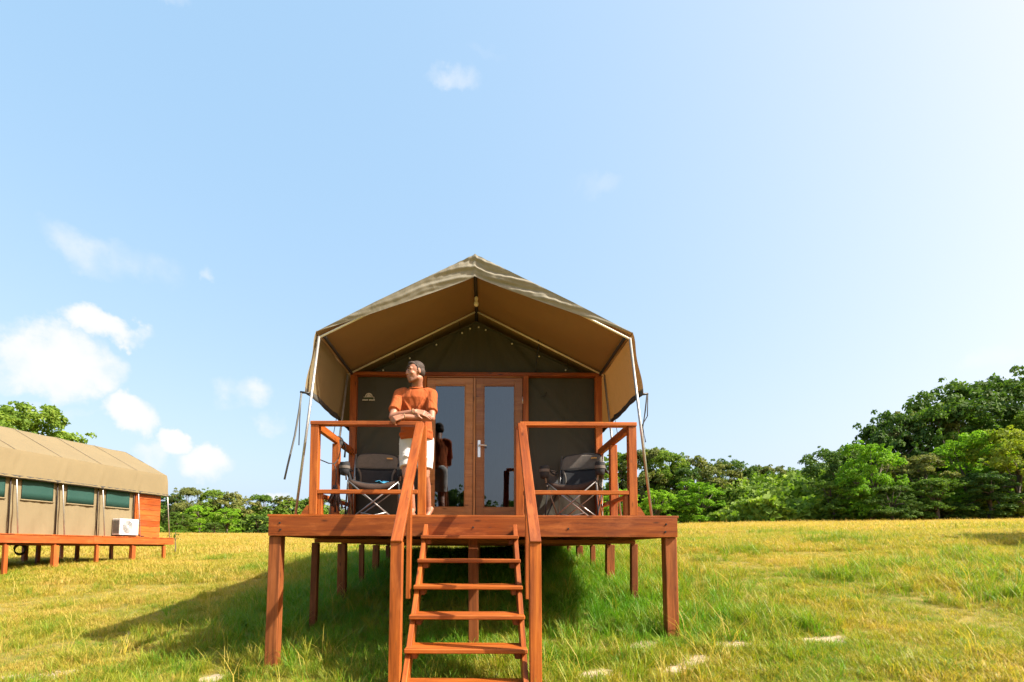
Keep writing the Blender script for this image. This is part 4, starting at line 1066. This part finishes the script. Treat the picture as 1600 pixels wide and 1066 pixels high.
def tuft(i, nb, H, spread, wd, lean):
    g = np.random.default_rng(40+i); V = []; Fc = []; var = []
    for k in range(nb):
        a = g.random()*6.283; r = spread*math.sqrt(g.random()); x, y = r*math.cos(a), r*math.sin(a)
        h = H*g.uniform(.45,1.1); w = wd*g.uniform(.7,1.3); d = g.random()*6.283; ln = lean*g.uniform(.2,1.2)*h; q = g.random()
        dx, dy = math.cos(d), math.sin(d); px_, py_ = -dy, dx; i0 = len(V)
        for t, ww in ((0,1),(.45,.85),(.8,.5)):
            cx, cy, cz = x+dx*ln*t*t, y+dy*ln*t*t, h*(t-.25*lean*t*t)
            V += [(cx-px_*w*ww/2, cy-py_*w*ww/2, cz), (cx+px_*w*ww/2, cy+py_*w*ww/2, cz)]
        V.append((x+dx*ln, y+dy*ln, h*(1-.25*lean)))
        Fc += [(i0,i0+1,i0+3,i0+2),(i0+2,i0+3,i0+5,i0+4),(i0+4,i0+5,i0+6)]; var += [q]*3
    me = bpy.data.meshes.new('grass_tuft'); me.from_pydata(V, [], Fc); me.update(); at = me.attributes.new('blade','FLOAT','FACE'); at.data.foreach_set('value', var); me.materials.append(GRASS)
    o = bpy.data.objects.new('tuft_%02d' % i, me); TUFTS.objects.link(o)
for i in range(4): tuft(i, 20, .115, .075, .0052, .85)           # 0-3 short turf
for i in range(4, 7): tuft(i, 16, .34, .06, .0075, .7)         # 4-6 long lush grass
for i in range(7, 10): tuft(i, 34, .24, .34, .016, .7)         # 7-9 far, wide
for i in range(10, 12): tuft(i, 26, .55, .55, .018, .45)       # 10-11 tall straw
for i in range(12, 14): tuft(i, 5, .42, .05, .005, .95)         # 12-13 thin stray stalks
def fbm(x, y, s, seed=0):
    r = np.zeros_like(x)
    for k in range(4):
        f = s*1.9**k; a = seed*1.7+k*2.1
        r += np.sin(x*f*1.0+1.7*np.sin(y*f*.8+a)+a)*np.sin(y*f*1.1+1.3*np.sin(x*f*.7+2*a)+a*1.3)*.62**k
    return r
def meadow():
    g = np.random.default_rng(11); PTS = []; SCL = []; TNT = []; VARI = []; ROT = []
    def add(x, y, sc, tint, var):
        PTS.append(np.stack([x, y, gz(x, y)-.012], 1)); SCL.append(sc); TNT.append(np.clip(tint, 0, 1)); VARI.append(var)
        n = len(x); ROT.append(np.stack([g.normal(0,.14,n), g.normal(0,.14,n), g.random(n)*6.283], 1))
    def zone(n, y0, y1, k, x0=None):
        y = g.uniform(y0, y1, int(n*1.12)); w = (y+5.3)*k + 1.6
        x = (g.random(len(y))*2-1)*w + .3*w*.12
        return x, y
    def tint_at(x, y):
        t = .71 + .13*fbm(x, y, .45, 1) + .13*fbm(x, y, 1.9, 2) + .17*g.normal(size=len(x))
        t += np.clip((y-6)/26, 0, 1)*.30 + np.clip((y-30)/30, 0, 1)*.1
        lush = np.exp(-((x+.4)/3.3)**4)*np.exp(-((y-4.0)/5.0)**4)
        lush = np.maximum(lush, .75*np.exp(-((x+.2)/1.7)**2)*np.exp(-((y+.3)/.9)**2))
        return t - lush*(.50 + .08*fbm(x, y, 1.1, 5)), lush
    # near turf
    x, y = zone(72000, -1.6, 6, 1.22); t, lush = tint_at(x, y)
    keep = (bare(x, y) + .2*fbm(x, y, 3.5, 7) < .3+.5*g.random(len(x))) & (g.random(len(x)) < np.clip(.65+.35*fbm(x, y, 2.3, 9), .5, 1)+lush)
    x, y, t, lush = x[keep], y[keep], t[keep], lush[keep]
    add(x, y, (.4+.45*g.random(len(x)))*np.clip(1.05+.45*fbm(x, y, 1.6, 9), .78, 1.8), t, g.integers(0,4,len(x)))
    # lush long grass round the posts
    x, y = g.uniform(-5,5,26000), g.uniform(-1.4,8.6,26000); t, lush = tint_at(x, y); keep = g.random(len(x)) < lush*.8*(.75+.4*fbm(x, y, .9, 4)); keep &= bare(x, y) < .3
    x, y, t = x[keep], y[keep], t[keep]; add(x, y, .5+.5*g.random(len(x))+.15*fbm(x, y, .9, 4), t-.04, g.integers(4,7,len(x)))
    # scattered clumps
    cx, cy = zone(240, -1, 16, 1.15)
    for a, b in zip(cx, cy):
        n = 26; x = a+g.normal(0,.13+.01*b,n); y = b+g.normal(0,.11+.01*b,n); t, _ = tint_at(x, y); add(x, y, .45+.35*g.random(n), t-.12+.1*g.random(), g.integers(4,7,n))
    x, y = zone(500, -1, 9, 1.1); add(x, y, .7+.6*g.random(len(x)), .75+.2*g.random(len(x)), g.integers(12,14,len(x)))
    # middle distance
    x, y = zone(42000, 5.5, 15, 1.2); t, l = tint_at(x, y); add(x, y, (.9+.5*g.random(len(x))), t, g.integers(0,4,len(x)))
    x, y = zone(12000, 5.5, 15, 1.2); t, l = tint_at(x, y); add(x, y, (.4+.35*g.random(len(x))), t, g.integers(7,10,len(x)))
    x, y = zone(42000, 14, 45, 1.2); t, l = tint_at(x, y); keep = bare(x,y) < .2+.6*g.random(len(x)); add(x[keep], y[keep], (.7+.5*g.random(keep.sum())), t[keep], g.integers(7,10,keep.sum()))
    x, y = zone(36000, 40, 96, 1.15); t, l = tint_at(x, y); add(x, y, (.9+.7*g.random(len(x))), t, g.integers(7,10,len(x)))
    # tall straw towards the wood
    x, y = zone(9000, 22, 92, 1.15); t, l = tint_at(x, y); keep = g.random(len(x)) < np.clip((y-20)/40,.15,1); add(x[keep], y[keep], .5+.5*g.random(keep.sum()), t[keep]+.15, g.integers(10,12,keep.sum()))
    # dark rough tussocks
    for px_, py_, r in ((1205,836,1.2),(1288,850,.8),(1330,847,.5),(1415,885,.6),(1380,890,.5),(1155,866,.8),(1250,983,.3),(1500,870,.5),(1590,888,.5),(1530,905,.5),(1180,975,.2),(985,935,.35),(340,878,.5),(1330,905,.4),(1560,935,.4)):
        q = on_ground(px_, py_); n = 40; d = q.y+5.3; x = q.x+g.normal(0,r*.5,n); y = q.y+g.normal(0,r*.45,n); add(x, y, (.5+.5*g.random(n))*(1+d*.02), np.full(n,.28)+.25*g.random(n), g.integers(4,7,n))
    P = np.concatenate(PTS); me = bpy.data.meshes.new('meadow_grass'); me.vertices.add(len(P)); me.vertices.foreach_set('co', P.ravel())
    for nm, ty, arr in (('scl','FLOAT',SCL),('tint','FLOAT',TNT),('var','INT',VARI)):
        a = me.attributes.new(nm, ty, 'POINT'); a.data.foreach_set('value', np.concatenate(arr).astype(np.int32 if ty == 'INT' else np.float32))
    a = me.attributes.new('rot','FLOAT_VECTOR','POINT'); a.data.foreach_set('vector', np.concatenate(ROT).astype(np.float32).ravel())
    me.update(); o = link('meadow_grass', me); o['kind'] = 'stuff'; o['label'] = 'yellow green meadow grass around the decks'; o['category'] = 'grass'
    ng = bpy.data.node_groups.new('grass_scatter', 'GeometryNodeTree'); ng.interface.new_socket('Geometry', in_out='INPUT', socket_type='NodeSocketGeometry'); ng.interface.new_socket('Geometry', in_out='OUTPUT', socket_type='NodeSocketGeometry')
    nn = ng.nodes; gi = nn.new('NodeGroupInput'); go = nn.new('NodeGroupOutput'); ip = nn.new('GeometryNodeInstanceOnPoints'); ci = nn.new('GeometryNodeCollectionInfo')
    ci.inputs['Collection'].default_value = TUFTS; ci.inputs['Separate Children'].default_value = True; ci.inputs['Reset Children'].default_value = True
    def na(name, ty):
        q = nn.new('GeometryNodeInputNamedAttribute'); q.data_type = ty; q.inputs['Name'].default_value = name; return q.outputs[0]
    ip.inputs['Pick Instance'].default_value = True; L_ = ng.links.new
    L_(gi.outputs[0], ip.inputs['Points']); L_(ci.outputs[0], ip.inputs['Instance']); L_(na('var','INT'), ip.inputs['Instance Index']); L_(na('rot','FLOAT_VECTOR'), ip.inputs['Rotation']); L_(na('scl','FLOAT'), ip.inputs['Scale'])
    L_(ip.outputs[0], go.inputs[0]); md = o.modifiers.new('scatter', 'NODES'); md.node_group = ng
    return o
meadow()
